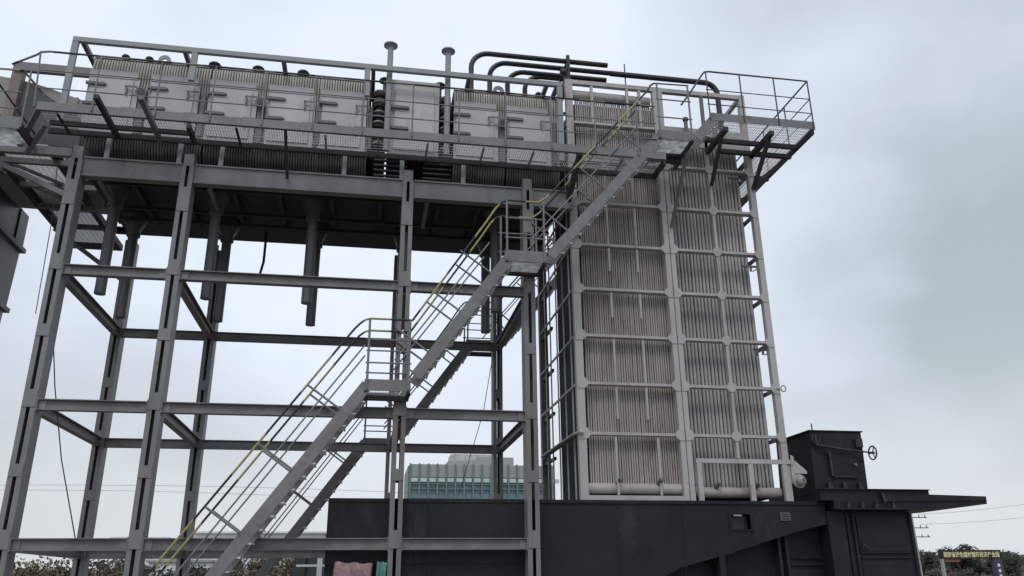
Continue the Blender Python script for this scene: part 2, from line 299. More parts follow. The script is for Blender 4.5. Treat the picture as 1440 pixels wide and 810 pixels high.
# ------------------------------------------------------------------ boiler modules
def module_tubes(x0, x1):
    b = MB(); x = x0+.025
    while x < x1-.01:
        b.tube([(x, 15.6, 9.66), (x, 14.62, 9.655), (x, 14.48, 9.62), (x, 14.39, 9.53), (x, 14.37, 9.40), (x, 14.37, 7.87)], .021, 6, False); x += .05
    return b
def module_belly(x0, x1):  # lower run of the module tubes, kept apart to carry the painted shade
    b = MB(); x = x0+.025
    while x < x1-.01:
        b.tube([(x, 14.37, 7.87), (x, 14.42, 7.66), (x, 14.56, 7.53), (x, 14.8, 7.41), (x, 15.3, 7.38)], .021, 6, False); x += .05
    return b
GM = 'boiler modules in a row on the frame'
MW = 1.06
def module(x, label, gap, MW=1.06):
    t = thing('boiler_module', (x, 14.3, 7.34), label, 'boiler module', GM)
    b = MB().box(x, x+MW, 14.40, 17.3, 7.95, 9.60).box(x+.01, x+MW-.01, 14.9, 17.3, 7.40, 7.95); b.build('casing', DECKM, t)
    module_tubes(x, x+MW).build('tube_bank', FIN, t, kind='stuff')
    module_belly(x, x+MW).build('shaded_tube_bends', BELLY, t, kind='stuff')
    # door casing: frame, header strip, door leaf with strap hinges and latch
    MB().box(x+.0, x+.90, 14.30, 14.345, 7.86, 9.10).build('casing_panel', CASE, t)
    MB().box(x+.0, x+.86, 14.285, 14.345, 9.105, 9.26).build('header_strip', CASE, t)
    d = MB().box(x+.05, x+.80, 14.27, 14.298, 8.02, 9.06).build('door', CASE, t)
    for z in (8.93, 8.50): MB().prism([(x-.02, z-.028), (x+.30, z-.028), (x+.34, z), (x+.30, z+.028), (x-.02, z+.028)], 1, 14.228, 14.268).build('hinge_strap', STRAP, d)
    for z in (8.90, 8.42): MB().box(x+.68, x+.90, 14.20, 14.22, z-.012, z+.018).box(x+.69, x+.72, 14.222, 14.268, z-.15, z-.014).build('latch', STAIR, d)
    if gap == 'nozzle':
        n = MB().tube([(x+.985, 14.36, 8.78), (x+.985, 14.18, 8.78)], .055, 16).build('nozzle', STRAP, t)
        MB().tube([(x+.985, 14.195, 8.78), (x+.985, 14.165, 8.78)], .105, 18).build('flange', STRAP, n)
        MB().tube([(x+.985, 14.163, 8.78), (x+.985, 14.155, 8.78)], .068, 16).build('bore', BLK, n)
        MB().box(x+.925, x+1.045, 14.28, 14.34, 7.95, 8.9).build('nozzle_guard', STRAP, t)
    else:
        MB().box(x+.95, x+1.02, 14.28, 14.34, 8.45, 8.95).build('slot_plate', STRAP, t); MB().box(x+.95, x+1.02, 14.28, 14.34, 8.0, 8.3).build('slot_plate', STRAP, t)
    return t
mods = [(-5.47, 'nozzle', 'light grey boiler module at the far left end of the row'),
        (-4.37, 'slot', 'light grey boiler module, second from the left end of the row'),
        (-3.30, 'nozzle', 'light grey boiler module, third from the left, round nozzle on its right'),
        (-2.20, 'slot', 'light grey boiler module, fourth from the left end of the row'),
        (-1.13-.08, 'plain', 'light grey boiler module just left of the left flanged vent pipe'),
        (1.42, 'nozzle', 'light grey boiler module just right of the right flanged vent pipe'),
        (2.50, 'slot', 'light grey boiler module at the right end of the row next to the tube tower')]
for (x, gp, lb), w_ in zip(mods, (1.10, 1.07, 1.10, .99, .97, 1.08, 1.10)): module(x, lb, gp, w_)
# the plain module between the two stacks of return bends
t = thing('boiler_module', (.05, 14.3, 7.34), 'plain smooth boiler module between two stacks of dark pipe bends', 'boiler module', GM)
MB().box(.14, 1.10, 14.40, 17.3, 7.95, 9.62).build('casing', DECKM, t)
MB().box(.12, 1.12, 14.30, 14.40, 7.90, 9.64).build('casing_panel', CASE, t)
d = MB().box(.24, 1.02, 14.27, 14.298, 8.05, 9.42).build('door', CASE, t)
for z in (8.97, 8.50): MB().box(.10, .52, 14.215, 14.268, z-.03, z+.025).build('hinge_strap', STRAP, d)
MB().box(.2, 1.12, 14.2, 14.25, 8.0, 8.04).build('drip_rail', PIPE, t)
for z in [7.42+.11*i for i in range(5)]: MB().tube([(-.12, 14.45, z), (.52, 14.45, z)], .03, 8).build('bottom_tube', TUBED, t); MB().tube([(.84, 14.45, z), (1.40, 14.45, z)], .03, 8).build('bottom_tube', TUBED, t)
for (xa, xb, lb) in ((-.22, .09, 'stack of dark U-shaped pipe bends left of the plain module'), (1.12, 1.38, 'stack of dark U-shaped pipe bends right of the plain module')):
    s = thing('return_bend_stack', ((xa+xb)/2, 14.4, 7.9), lb, 'pipe bends', 'stacks of pipe return bends')
    MB().box(xa, xb, 14.62, 17.2, 7.95, 9.55).build('back_plate', TUBED, s)
    for i in range(6):
        z = 8.08+.235*i; m_ = (xa+xb)/2; rr = (xb-xa)/2-.045
        MB().tube([(m_-rr, 14.62, z)]+[(m_-rr*math.cos(a), 14.46-rr*1.1*math.sin(a), z+.02*math.sin(a)) for a in [math.pi*j/8 for j in range(9)]]+[(m_+rr, 14.62, z)], .042, 10).build('return_bend', mat_b if False else TUBED if i % 2 else TUBED, s)
        MB().tube([(m_-rr*math.cos(a), 14.40-rr*1.1*math.sin(a), z+.085) for a in [math.pi*j/8 for j in range(9)]], .022, 8).build('bend_clip', TUBE, s)
# caps and lifting lugs on the roof of the row
for x, z in ((-5.13, 0), (-4.68, 0), (-3.42, 0), (-2.56, 0), (-1.66, 0), (.02, 0), (1.18, 0), (3.33, 0)):
    c = thing('roof_cap', (x, 15.0, 9.66), {-5.13: 'small dark domed cap on the roof above the leftmost module', -4.68: 'small dark domed cap left of the lifting lug on the roof', -3.42: 'dark domed cap on the roof, third from the left', -2.56: 'dark domed cap on the roof, fourth from the left', -1.66: 'dark domed cap on the roof, midway along the row', .02: 'dark domed cap just behind the left flanged vent pipe', 1.18: 'dark domed cap just behind the right flanged vent pipe', 3.33: 'smallest dark domed cap near the right end of the roof'}[x], 'vent cap', 'domed caps on the module roof')
    MB().tube([(x, 15.0, 9.66), (x, 15.0, 10.05)], .04, 10).build('neck', BLK, c)
    MB().dome((x, 15.0, 10.04), .085 if x < -4 or x > 3 else .13, .08).build('dome', BLK, c)
for x, lb in ((-4.393, 'grey lifting lug with a hole on the roof near the left end'), (2.448, 'grey lifting lug with a hole on the roof among the black pipes')):
    b = MB(); pr_ = [(.12*math.cos(a), .12*math.sin(a)) for a in [math.pi*j/10 for j in range(11)]]; inn = [(.045*math.cos(a), .045*math.sin(a)) for a in [math.pi*j/10 for j in range(11)]]
    for j in range(10): b.prism([(x+pr_[j][0], 10.06+pr_[j][1]), (x+pr_[j+1][0], 10.06+pr_[j+1][1]), (x+inn[j+1][0], 10.06+inn[j+1][1]), (x+inn[j][0], 10.06+inn[j][1])], 1, 14.98, 15.02)
    b.prism([(x-.2, 9.68), (x+.2, 9.68), (x+.12, 10.06), (x+.045, 10.06), (x+.045, 10.01), (x-.045, 10.01), (x-.045, 10.06), (x-.12, 10.06)], 1, 14.98, 15.02)
    tag(b.build('lifting_lug', PIPE, origin=(x, 15, 9.68)), lb, 'lifting lug', 'lifting lugs on the roof')
# flanged vent pipes
for x, z0, lb in ((.10, 7.92, 'tall grey vent pipe with flanged top, left of the pair'), (1.27, 7.92, 'tall grey vent pipe with flanged top, right of the pair')):
    t = thing('vent_pipe', (x, 14.16, z0), lb, 'vent pipe', 'flanged vent pipes in front of the modules')
    MB().tube([(x, 14.16, z0), (x, 14.16, 10.30)], .058, 16).build('pipe', PIPE, t)
    MB().tube([(x, 14.16, 10.285), (x, 14.16, 10.325)], [.06, .115], 18).build('flange', PIPE, t)
    MB().tube([(x, 14.16, 10.327), (x, 14.16, 10.352)], .14, 20).build('blind_flange', PIPE, t)
# top guard frame over the module row
t = thing('top_rail_frame', (-5.7, 14, 7.9), 'long grey square-section rail running above the module row with short ties back', 'rail frame')
MB().box(-5.75, 3.60, 13.96, 14.04, 9.62, 9.72).build('rail', PIPE, t)
for x, z0 in ((-5.70, 7.9), (-3.58, 9.0), (-.33, 9.0), (3.55, 7.9)): MB().box(x-.055, x+.055, 13.965, 14.035, z0, 9.619).build('post', PIPE, t)
for x in (-5.6, -3.78, -1.95, -.22, 1.69, 3.30, 3.52): MB().box(x-.04, x+.04, 14.041, 15.2, 9.64, 9.72).build('tie', STRAP, t)
# ------------------------------------------------------------------ black riser pipes over the roof
GP = 'black bent pipes rising from the module roof'
def bend(c, r, a0, a1, y, n=7): return [(c[0]+r*math.cos(a0+(a1-a0)*i/n), y, c[1]+r*math.sin(a0+(a1-a0)*i/n)) for i in range(n+1)]
for i, (x, y, z, xe, lb) in enumerate(((1.80, 14.60, 10.70, 4.80, 'outermost black bent pipe rising from the roof, highest of the four'), (2.24, 14.9, 10.72, 5.15, 'second black bent pipe from the left, just inside the highest'), (2.68, 15.2, 10.74, 4.95, 'third black bent pipe from the left over the roof'), (3.13, 15.5, 10.87, 4.1, 'innermost black bent pipe over the roof, lowest of the four'))):
    tag(MB().tube([(x, y, 9.5), (x, y, z-.36)]+bend((x+.38, z-.38), .38, math.pi, math.pi/2, y)[1:]+[(xe, y, z)], .056, 12).build('bent_pipe', BLK, origin=(x, y, 9.5)), lb, 'pipe', GP)
tag(MB().tube([(4.95, 14.85, 10.68), (7.14, 14.85, 10.68)]+bend((7.14, 10.38), .30, math.pi/2, 0, 14.85)[1:]+[(7.44, 14.85, 9.2)], .062, 12).build('header_pipe', BLK, origin=(7.44, 14.85, 9.2)), 'long black pipe over the tower top turning down near the right platform', 'pipe')
tag(MB().tube([(6.0, 15.4, 9.72), (7.5, 15.4, 9.72)], .07, 10).tube([(4.0, 16.2, 10.4), (5.8, 16.2, 10.4)], .05, 10).build('rear_pipe', BLK, origin=(6, 15.4, 9.7)), 'dark horizontal pipe seen through the open frame at the tower top', 'pipe')
t = thing('pipe_hanger', (3.9, 14.9, 9.6), 'dark upright hanger holding the black pipes beside the tower corner', 'pipe hanger')
MB().box(3.86, 3.93, 14.50, 14.56, 9.9, 10.80).bar((3.86, 14.53, 10.45), (3.66, 14.53, 9.5), .06, .06).bar((3.9, 14.53, 10.72), (3.9, 15.55, 10.62), .05, .05).build('post', BLK, t)
MB().ball((3.78, 14.5, 10.35), .085).build('clamp', BLK, t)
# ------------------------------------------------------------------ grating and guard helpers
def grating(parent, x0, x1, y0, y1, z, along='x', m=GRAT, p1=.045, p2=.10):
    b = MB(); h = .014
    if along == 'x':     # bearing bars across Y, rods along X
        x = x0
        while x <= x1: b.box(x, x+.005, y0, y1, z-h, z); x += p1
        y = y0
        while y <= y1: b.box(x0, x1, y, y+.006, z-.009, z-.003); y += p2
    else:
        y = y0
        while y <= y1: b.box(x0, x1, y, y+.006, z-h, z); y += p1
        x = x0
        while x <= x1: b.box(x, x+.008, y0, y1, z-.011, z-.003); x += p2
    return b.build('grating', m, parent, kind='stuff')
def rail(parent, pts, m, r=.019, name='handrail'): return MB().tube(pts, r, 8).build(name, m, parent)
def post(parent, p, q, m=RAILG, r=.017): return MB().tube([p, q], r, 8).build('post', m, parent)
# ------------------------------------------------------------------ long walkway in front of the modules
t = thing('walkway', (-1.2, 13.6, 7.6), 'long grey steel walkway with mesh floor and thin railing in front of the boiler modules', 'walkway')
ZW = 7.742
MB().box(-5.83, 5.45, 13.30, 13.315, 7.725, 7.885).box(-5.83, 5.45, 13.316, 13.36, 7.725, 7.735).build('toe_board', STAIR, t)
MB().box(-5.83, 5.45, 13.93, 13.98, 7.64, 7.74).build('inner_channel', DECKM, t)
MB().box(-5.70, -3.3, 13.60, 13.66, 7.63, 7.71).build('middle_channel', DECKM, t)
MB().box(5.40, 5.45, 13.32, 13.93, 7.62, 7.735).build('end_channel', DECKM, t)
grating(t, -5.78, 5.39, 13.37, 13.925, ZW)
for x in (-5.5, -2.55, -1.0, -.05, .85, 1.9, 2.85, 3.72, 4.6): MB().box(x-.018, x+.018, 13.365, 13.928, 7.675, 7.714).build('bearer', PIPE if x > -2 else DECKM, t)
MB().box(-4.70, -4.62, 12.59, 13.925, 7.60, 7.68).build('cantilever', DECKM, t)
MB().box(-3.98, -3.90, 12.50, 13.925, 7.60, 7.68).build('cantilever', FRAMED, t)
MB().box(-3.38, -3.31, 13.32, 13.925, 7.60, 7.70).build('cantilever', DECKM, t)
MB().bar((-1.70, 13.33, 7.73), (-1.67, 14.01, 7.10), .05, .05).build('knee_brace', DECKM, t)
MB().bar((3.74, 13.33, 7.72), (3.66, 14.2, 7.0), .09, .12).build('knee_brace', DECKM, t)
XP = [-4.946, -3.92, -3.0, -2.116, -1.236, -.351, .552, 1.417, 2.3, 3.187, 4.05, 4.9]
rail(t, [(-6.35, 13.29, 8.56), (-5.99, 13.29, 8.80), (-5.93, 13.29, 8.86), (-5.80, 13.29, 8.885), (5.30, 13.29, 8.885)], RAILK)
for z in (8.50, 8.145): rail(t, [(-5.9, 13.29, z), (5.30, 13.29, z)], RAILG, .012, 'middle_rail')
for x in XP: post(t, (x, 13.285, 7.76), (x, 13.285, 8.885), RAILG, .015)
post(t, (-5.86, 13.285, 7.76), (-5.94, 13.285, 8.87), RAILG, .016)
# ------------------------------------------------------------------ lower landing and side walkway at the left end
t = thing('left_landing', (-6.6, 13.6, 7.3), 'lower grey landing at the left end, one step below the long walkway', 'landing')
MB().box(-8.4, -6.02, 13.30, 13.315, 7.325, 7.55).build('toe_board', STAIR, t)
MB().box(-6.06, -6.02, 13.32, 14.0, 7.30, 7.46).build('end_channel', DECKM, t)
grating(t, -8.4, -6.07, 13.33, 13.98, 7.36)
MB().box(-8.4, -6.08, 13.335, 13.975, 7.338, 7.340).build('floor_film', FILM, t)
rail(t, [(-8.4, 13.29, 8.44), (-6.14, 13.29, 8.455)], RAILY, .019)
for z in (8.02, 7.70): rail(t, [(-8.4, 13.29, z), (-6.1, 13.29, z)], RAILG, .012, 'middle_rail')
post(t, (-6.0, 13.285, 7.34), (-6.02, 13.285, 8.47)); post(t, (-7.0, 13.285, 7.34), (-7.0, 13.285, 8.45))
rail(t, [(-6.15, 13.30, 8.46), (-6.08, 13.98, 8.47)], RAILG)
MB().bar((-5.82, 13.4, 7.80), (-6.25, 13.95, 7.35), .09, .05).build('step', STRAP, t)
MB().bar((-5.80, 13.7, 7.65), (-6.1, 13.95, 7.2), .08, .05).build('step', STRAP, t)
t = thing('side_walkway', (-6.5, 16.5, 7.6), 'side walkway running back along the left end, seen from below', 'walkway')
grating(t, -6.97, -6.06, 14.6, 19.3, ZW, 'y')
MB().box(-7.10, -7.085, 14.1, 19.4, 7.742, 7.90).build('toe_board', STAIR, t)
rail(t, [(-7.06, 14.1, 8.88), (-7.06, 19.4, 8.88)], RAILD); rail(t, [(-7.06, 14.1, 8.4), (-7.06, 19.4, 8.4)], RAILD, .012, 'middle_rail')
for y in (14.2, 15.4, 16.6, 17.8, 19.0): post(t, (-7.06, y, 7.75), (-7.06, y, 8.88), RAILD)
for (x0, x1, ya) in ((-6.9, -6.1, 15.3), (-6.9, -6.1, 16.2)): MB().bar((x0, ya, 7.66), (x1, ya+.7, 7.58), .05, .05).build('floor_brace', FRAMED, t)
# ------------------------------------------------------------------ settling hopper body behind the left end
t = thing('dust_hopper', (-9.4, 17, 3), 'large dark grey sheet-metal hopper body at the left edge behind the side walkway', 'hopper')
MB().box(-11.5, -7.80, 14.5, 18.6, 7.22, 8.0).build('upper_body', BIN, t)
MB().box(-11.6, -7.74, 14.4, 18.66, 7.12, 7.215).build('flange', STRAP, t)
MB().prism([(-11.4, 7.115), (-7.82, 7.115), (-7.86, 5.80), (-11.3, 5.80)], 1, 14.6, 18.55).build('middle_body', BIN, t)
MB().box(-11.5, -7.80, 14.5, 18.62, 5.70, 5.795).build('flange', STRAP, t)
MB().prism([(-11.3, 5.695), (-7.88, 5.695), (-7.95, 3.2), (-11.0, 3.2)], 1, 14.7, 18.5).build('lower_body', BINL, t)
for y in (15.4, 16.9, 18.1): MB().box(-7.799, -7.77, y, y+.05, 7.25, 7.98).build('stiffener', BIN, t)
for x in (-11, -8.4):
    for y in (14.9, 18.1): MB().box(x, x+.2, y, y+.2, GZ, 3.2).build('leg', FRAMED, t)
t = thing('duct_bridge', (-6.9, 17.6, 9), 'grey tapering duct and beam joining the hopper to the module row', 'duct')
MB().box(-7.62, -5.6, 16.05, 16.15, 10.22, 10.42).build('beam', FRAMED, t)
MB().prism([(-11.0, 10.5), (-7.55, 10.14), (-7.05, 10.02), (-6.50, 9.84), (-5.55, 9.52), (-5.55, 7.9), (-11.0, 8.01)], 1, 16.3, 18.0).build('duct', BINL, t)
MB().prism([(-7.35, 10.05), (-5.75, 8.95), (-5.75, 8.6), (-7.45, 8.6)], 1, 16.24, 16.299).build('gusset', BIN, t)
for x in (-9.4, -8.3, -6.4): MB().box(x, x+.05, 16.25, 16.299, 8.05, 9.8).build('stiffener', BINL, t)
MB().box(-7.66, -7.46, 16.1, 16.29, 7.9, 10.4).build('post', mat('brown_primer', (.2, .165, .15), .6, var=.3, scale=3), t)
# ------------------------------------------------------------------ stairways
def stairway(name, label, yn, yf, rail_m):
    t = thing(name, (-3.5, (yn+yf)/2, GZ), label, 'stairway', 'stairways either side of the frame')
    SEG = [((-3.50, -1.6), (-.10, 3.17)), ((.68, 3.33), (2.27, 5.55)), ((3.03, 5.63), (5.33, 8.34)), ((6.06, 8.33), (6.52, 8.87))]
    LND = [(-.07, .68, 3.03, 3.20), (2.27, 3.03, 5.44, 5.63), (5.33, 6.06, 8.20, 8.37)]
    for si, ((x0, z0), (x1, z1)) in enumerate(SEG):
        d = Vector((x1-x0, 0, z1-z0)); ln = d.length; d.normalize(); nrm = Vector((-d.z, 0, d.x))   # up-left of the slope
        for y in (yn, yf-.05):
            mid = -nrm*.095
            p = Vector((x0, y, z0))+mid; q = Vector((x1, y, z1))+mid
            b = MB().bar(p+Vector((0, .008, 0)), q+Vector((0, .008, 0)), .012, .19, (0, 1, 0))
            sgn = 1 if y == yn else 1
            for s in (-1, 1): b.bar(p+nrm*(s*.088)+Vector((0, .035, 0)), q+nrm*(s*.088)+Vector((0, .035, 0)), .045, .012, (0, 1, 0))
            b.build('stringer', STAIR, t)
        rise = .2; n = int((z1-z0)/rise)
        for i in range(n):
            z = z0+(i+.6)*rise; x = x0+(z-z0)*(x1-x0)/(z1-z0)
            c = Vector((x, 0, z))-nrm*.15
            b = MB(); y = yn+.06
            for jj in range(4): b.box(c.x-.09+.055*jj, c.x-.065+.055*jj, y, yf-.06, c.z+.005, c.z+.022)
            b.box(c.x-.09, c.x+.115, yn+.022, yn+.058, c.z-.012, c.z+.004)
            b.build('tread', GRAT if i % 2 else GRAT, t)
        if si == 3: continue
        # railing leaning square to the slope
        for yy in (yn-.02, yf+.02):
            a = Vector((x0, yy, z0)); o = nrm*.655
            s0 = a+o; s1 = Vector((x1, yy, z1))+o
            if si == 0:
                rail(t, [s0, s1, s1+d*.18+Vector((.02, 0, .10)), s1+d*.30+Vector((.12, 0, .08))] if False else [s0, Vector((-.34, yy, 3.955)), Vector((-.27, yy, 4.05)), Vector((-.19, yy, 4.14)), Vector((-.11, yy, 4.205)), Vector((-.02, yy, 4.233)), Vector((.68, yy, 4.233))], rail_m)
                rail(t, [a+nrm*.34, Vector((-.08, yy, 3.20))+nrm*.01+Vector((0, 0, .57))], RAILG, .014, 'middle_rail')
            elif si == 1:
                rail(t, [Vector((.68, yy, 4.233)), Vector((.68, yy, 4.233)).lerp(Vector((1.95, yy, 6.15)), .5) if False else Vector((.72, yy, 4.30)), Vector((1.95, yy, 6.17)), Vector((2.10, yy, 6.42)), Vector((2.22, yy, 6.56)), Vector((2.34, yy, 6.605)), Vector((2.90, yy, 6.60))], rail_m)
                rail(t, [a+nrm*.34, Vector((x1, yy, z1))+nrm*.34], RAILG, .014, 'middle_rail')
            else:
                rail(t, [Vector((2.90, yy, 6.60)), Vector((3.06, yy, 6.72)), Vector((5.16, yy, 9.22))]+([Vector((5.24, yy, 9.36)), Vector((5.32, yy, 9.42))] if yy < yf else []), rail_m)
                if yy < yf: rail(t, [Vector((5.321, yy, 9.42)), Vector((6.04, yy, 9.44))], RAILD, .015)
                for h in (.36,): rail(t, [a+nrm*h, Vector((x1, yy, z1))+nrm*h], RAILG, .014, 'middle_rail')
            k = ln/(5 if si == 0 else 3); npost = 5 if si == 0 else 3
            for i in range(npost):
                c = a+d*((i+.5)*k); post(t, c, c+nrm*.655, RAILG, .018)
    for li, (x0, x1, zb, zt) in enumerate(LND):
        MB().box(x0, x1, yn-.012, yn-.001, zb-.02, zt).build('toe_board', STAIR, t)
        b = MB().box(x0, x1, yf-.05, yf, zb-.05, zb+.06); b.box(x0, x0+.05, yn, yf-.051, zb-.05, zb+.04).box(x1-.05, x1, yn, yf-.051, zb-.05, zb+.04).build('landing_frame', DECKM, t)
        grating(t, x0+.051, x1-.051, yn+.01, yf-.06, zb+.035)
        if li and yn < 15: MB().box(x0+.055, x1-.055, yn+.012, yf-.065, zb+.014, zb+.016).build('floor_film', FILM, t)
        top = {0: 4.233, 1: 6.605, 2: 9.43}[li]
        for yy in ((yn-.02, yf+.02) if li < 2 else (yn-.02,)):
            for f_ in (.30, .63):
                rail(t, [(x0, yy, top-(top-zb)*f_), (x1, yy, top-(top-zb)*f_)], RAILG, .014, 'middle_rail')
            for x in (x0+.04, x1-.04): post(t, (x, yy, zb), (x, yy, top), RAILG, .020)
    return t
stairway('stairway', 'near grey steel stairway with yellow and black handrails climbing in front of the frame', 13.3, 13.95, RAILY)
stairway('stairway', 'far dark steel stairway behind the frame, seen between the columns', 19.0, 19.65, RAILD)
# ------------------------------------------------------------------ tube tower
YT = 14.3
tw = thing('tube_tower', (5.8, 16, 1.4), 'tall boiler tower of vertical grey tubes behind a light grey steel grid', 'boiler tower')
LV = [1.463, 2.60, 3.527, 4.448, 5.383, 6.309, 7.224, 8.18, 9.05]
TT = 10.05
def bx(name, m, *a, par=None): return MB().box(*a).build(name, m, par or tw)
P1 = (3.763, 3.91); P2 = (5.675, 5.775); P3 = (5.792, 5.89); P4_ = (7.655, 7.778)
bx('corner_post', TOWER, P1[0], P1[1], YT, YT+.12, 1.402, TT)
bx('middle_post', TOWER, P2[0], P2[1], YT, YT+.12, 1.402, TT)
bx('middle_post', TOWER, P3[0], P3[1], YT+.004, YT+.12, 1.402, TT)
bx('corner_post', TOWER, P4_[0], P4_[1], YT, YT+.12, 1.402, TT)
bx('upright', TOWER, 6.762, 6.814, YT+.009, YT+.09, 2.17, 8.62)
for i, z in enumerate(LV):
    h = .05
    if i == 0:
        bx('bottom_rail', TOWER, P1[1]+.001, P2[0]-.001, YT+.003, YT+.10, 1.402, 1.463+.02)
    else:
        MB().box(P1[1]+.001, P2[0]-.001, YT+.004, YT+.02, z-h, z).box(P1[1]+.001, P2[0]-.001, YT+.0205, YT+.15, z-h+.001, z-h+.012).build('cross_rail', TOWER, tw)
    if 1 <= i <= 7: MB().box(P3[1]+.001, P4_[0]-.001, YT+.006, YT+.02, z-h, z).box(P3[1]+.001, P4_[0]-.001, YT+.0205, YT+.15, z-h+.001, z-h+.012).build('cross_rail', TOWER, tw)
    if i >= 1 and i < 8:
        zc = z-h/2
        # gusset plates with clipped corners
        MB().prism([(P1[0]+.01, zc-.105), (P1[1]+.002, zc-.105), (P1[1]+.08, zc-.028), (P1[1]+.08, zc+.028), (P1[1]+.002, zc+.105), (P1[0]+.01, zc+.105)], 1, YT-.012, YT-.001).build('gusset_plate', TOWER, tw)
        MB().prism([(P2[1]-.005, zc-.105), (P2[0]-.002, zc-.105), (P2[0]-.08, zc-.028), (P2[0]-.08, zc+.028), (P2[0]-.002, zc+.105), (P2[1]-.005, zc+.105)], 1, YT-.012, YT-.001).build('gusset_plate', TOWER, tw)
        MB().prism([(P3[0]+.005, zc-.10), (P3[1]+.002, zc-.10), (P3[1]+.07, zc-.028), (P3[1]+.07, zc+.028), (P3[1]+.002, zc+.10), (P3[0]+.005, zc+.10)], 1, YT-.008, YT+.003).build('gusset_plate', TOWER, tw)
        MB().prism([(P4_[1]-.01, zc-.10), (P4_[0]-.002, zc-.10), (P4_[0]-.07, zc-.028), (P4_[0]-.07, zc+.028), (P4_[0]-.002, zc+.10), (P4_[1]-.01, zc+.10)], 1, YT-.012, YT-.001).build('gusset_plate', TOWER, tw)
        xm = 6.788; MB().prism([(xm+sx_*.095 if abs(sx_) == 1 else xm+sx_, zc+sz_) for sx_, sz_ in ((-1, -.03), (-.035, -.095), (.035, -.095), (1, -.03), (1, .03), (.035, .095), (-.035, .095), (-1, .03))], 1, YT-.004, YT+.008).build('gusset_plate', TOWER, tw)
# thin light strips standing before the left tubes
for i, (z0, z1) in enumerate(((1.49, 2.52), (2.85, 3.45), (3.53, 4.37), (4.80, 5.30), (5.75, 6.23), (6.32, 7.14), (7.3, 8.1))):
    dx = -.10 if i == 0 else 0
    for x in (4.50, 5.08+(.14 if i == 0 else 0)): MB().box(x+dx*(.6 if x < 4.8 else -.2), x+dx*(.6 if x < 4.8 else -.2)+.042, YT+.02, YT+.05, z0, z1).build('strip', TOWER, tw)
# the tube walls
def wall_tubes(pts, y_or_x, r, z0, z1, m, axis='x', n=7):
    b = MB()
    for p in pts:
        q = (p, y_or_x) if axis == 'x' else (y_or_x, p)
        b.tube([(q[0], q[1], z0), (q[0], q[1], z1)], r, n, False)
    return b.build('tube_wall', m, tw, kind='stuff')
def fr(a, b, s):
    o = []; x = a
    while x <= b+1e-6: o.append(x); x += s
    return o
wall_tubes([x+random.uniform(-.003, .003) for x in fr(4.02, 5.70, .0465)], YT+.22, .0195, 1.70, 9.66, TUBE)
wall_tubes([x+random.uniform(-.004, .004) for x in fr(6.0, 7.60, .0745)], YT+.36, .0325, 1.66, 9.15, TUBE2)
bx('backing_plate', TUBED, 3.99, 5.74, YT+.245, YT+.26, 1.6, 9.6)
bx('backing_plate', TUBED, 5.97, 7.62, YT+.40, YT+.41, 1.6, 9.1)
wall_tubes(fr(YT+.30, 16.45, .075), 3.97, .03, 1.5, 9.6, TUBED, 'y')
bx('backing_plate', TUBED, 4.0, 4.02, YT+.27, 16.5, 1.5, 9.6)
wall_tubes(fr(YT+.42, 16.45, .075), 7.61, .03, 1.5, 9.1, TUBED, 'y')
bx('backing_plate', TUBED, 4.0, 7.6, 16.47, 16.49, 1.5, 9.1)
# headers at the foot
for (xa, xb, y, z, r) in ((3.92, 5.67, YT+.17, 1.615, .10), (5.95, 7.62, YT+.2, 1.565, .10)):
    h = MB().tube([(xa, y, z), (xb, y, z)], r, 18).build('header', TUBE, tw)
    for x in ((4.46, 5.22) if xa < 5 else (6.33, 7.10)):
        MB().tube([(x, y-.02, z+.05), (x+.04, y-.20, z+.16)], .036, 12).build('nozzle', STRAP, h)
MB().tube([(3.93, YT+.2, 9.79), (5.66, YT+.2, 9.77)], .11, 18).build('top_header', TOWER, tw)
MB().tube([(5.95, YT+.45, 9.22), (7.6, YT+.45, 9.22)], .09, 16).build('top_header', PIPED, tw)
bx('top_rail', TOWER, P1[1]+.001, P2[0]-.001, YT+.003, YT+.10, 9.95, 10.045)
bx('top_rail', TOWER, P3[1]+.001, P4_[0]-.001, YT+.006, YT+.10, 9.95, 10.045)
for x in (4.30, 5.08, 5.35): bx('upright', TOWER, x, x+.055, YT+.01, YT+.06, 9.06, 9.949)
bx('upright', STRAP, 6.75, 6.82, YT+.01, YT+.06, 8.63, 9.949)
bx('sill_panel', TOWER, P3[1]+.001, P4_[0]-.001, YT+.01, YT+.05, 8.66, 9.10)
MB().box(5.94, 6.7, YT-.002, YT+.0, 8.9, 8.94).build('cross_rail', TOWER, tw)
for x in (P1[0]+.04, 7.66):
    bx('top_tie', TOWER, x, x+.08, YT+.121, 17.5, 9.96, 10.04)
# rear posts and side grids
for x in (3.77, 7.66): bx('rear_post', FRAMED, x, x+.11, 17.45, 17.6, 1.402, TT)
bx('rear_post', FRAMED, 3.78, 3.83, 16.90, 16.96, 1.402, 9.5)
for z in LV[1:]:
    zc = z-.04
    MB().box(3.760, 3.785, YT+.121, 17.449, zc-.022, zc+.022).build('side_rail', TOWER, tw)
    MB().box(3.81, 3.86, 16.5, 17.449, zc-.15, zc-.09).build('side_rail', TUBED, tw)
    MB().box(7.68, 7.74, YT+.121, 17.449, zc-.03, zc+.03).build('side_rail', FRAMED, tw)
MB().box(7.68, 7.74, YT+.121, 17.449, 8.40, 8.47).build('side_rail', FRAMED, tw)
for y in (14.75, 15.3, 15.9, 16.5, 17.0): MB().box(3.788, 3.81, y, y+.04, 1.402, 9.4).build('side_strip', TOWER, tw)
MB().tube([(3.80, YT-.03, 2.58), (3.73, YT+.2, 2.58), (3.73, 17.3, 2.58)], .034, 8).build('strut', TOWER, tw)
MB().ball((3.80, YT-.04, 2.585), .05).build('strut_end', TOWER, tw)
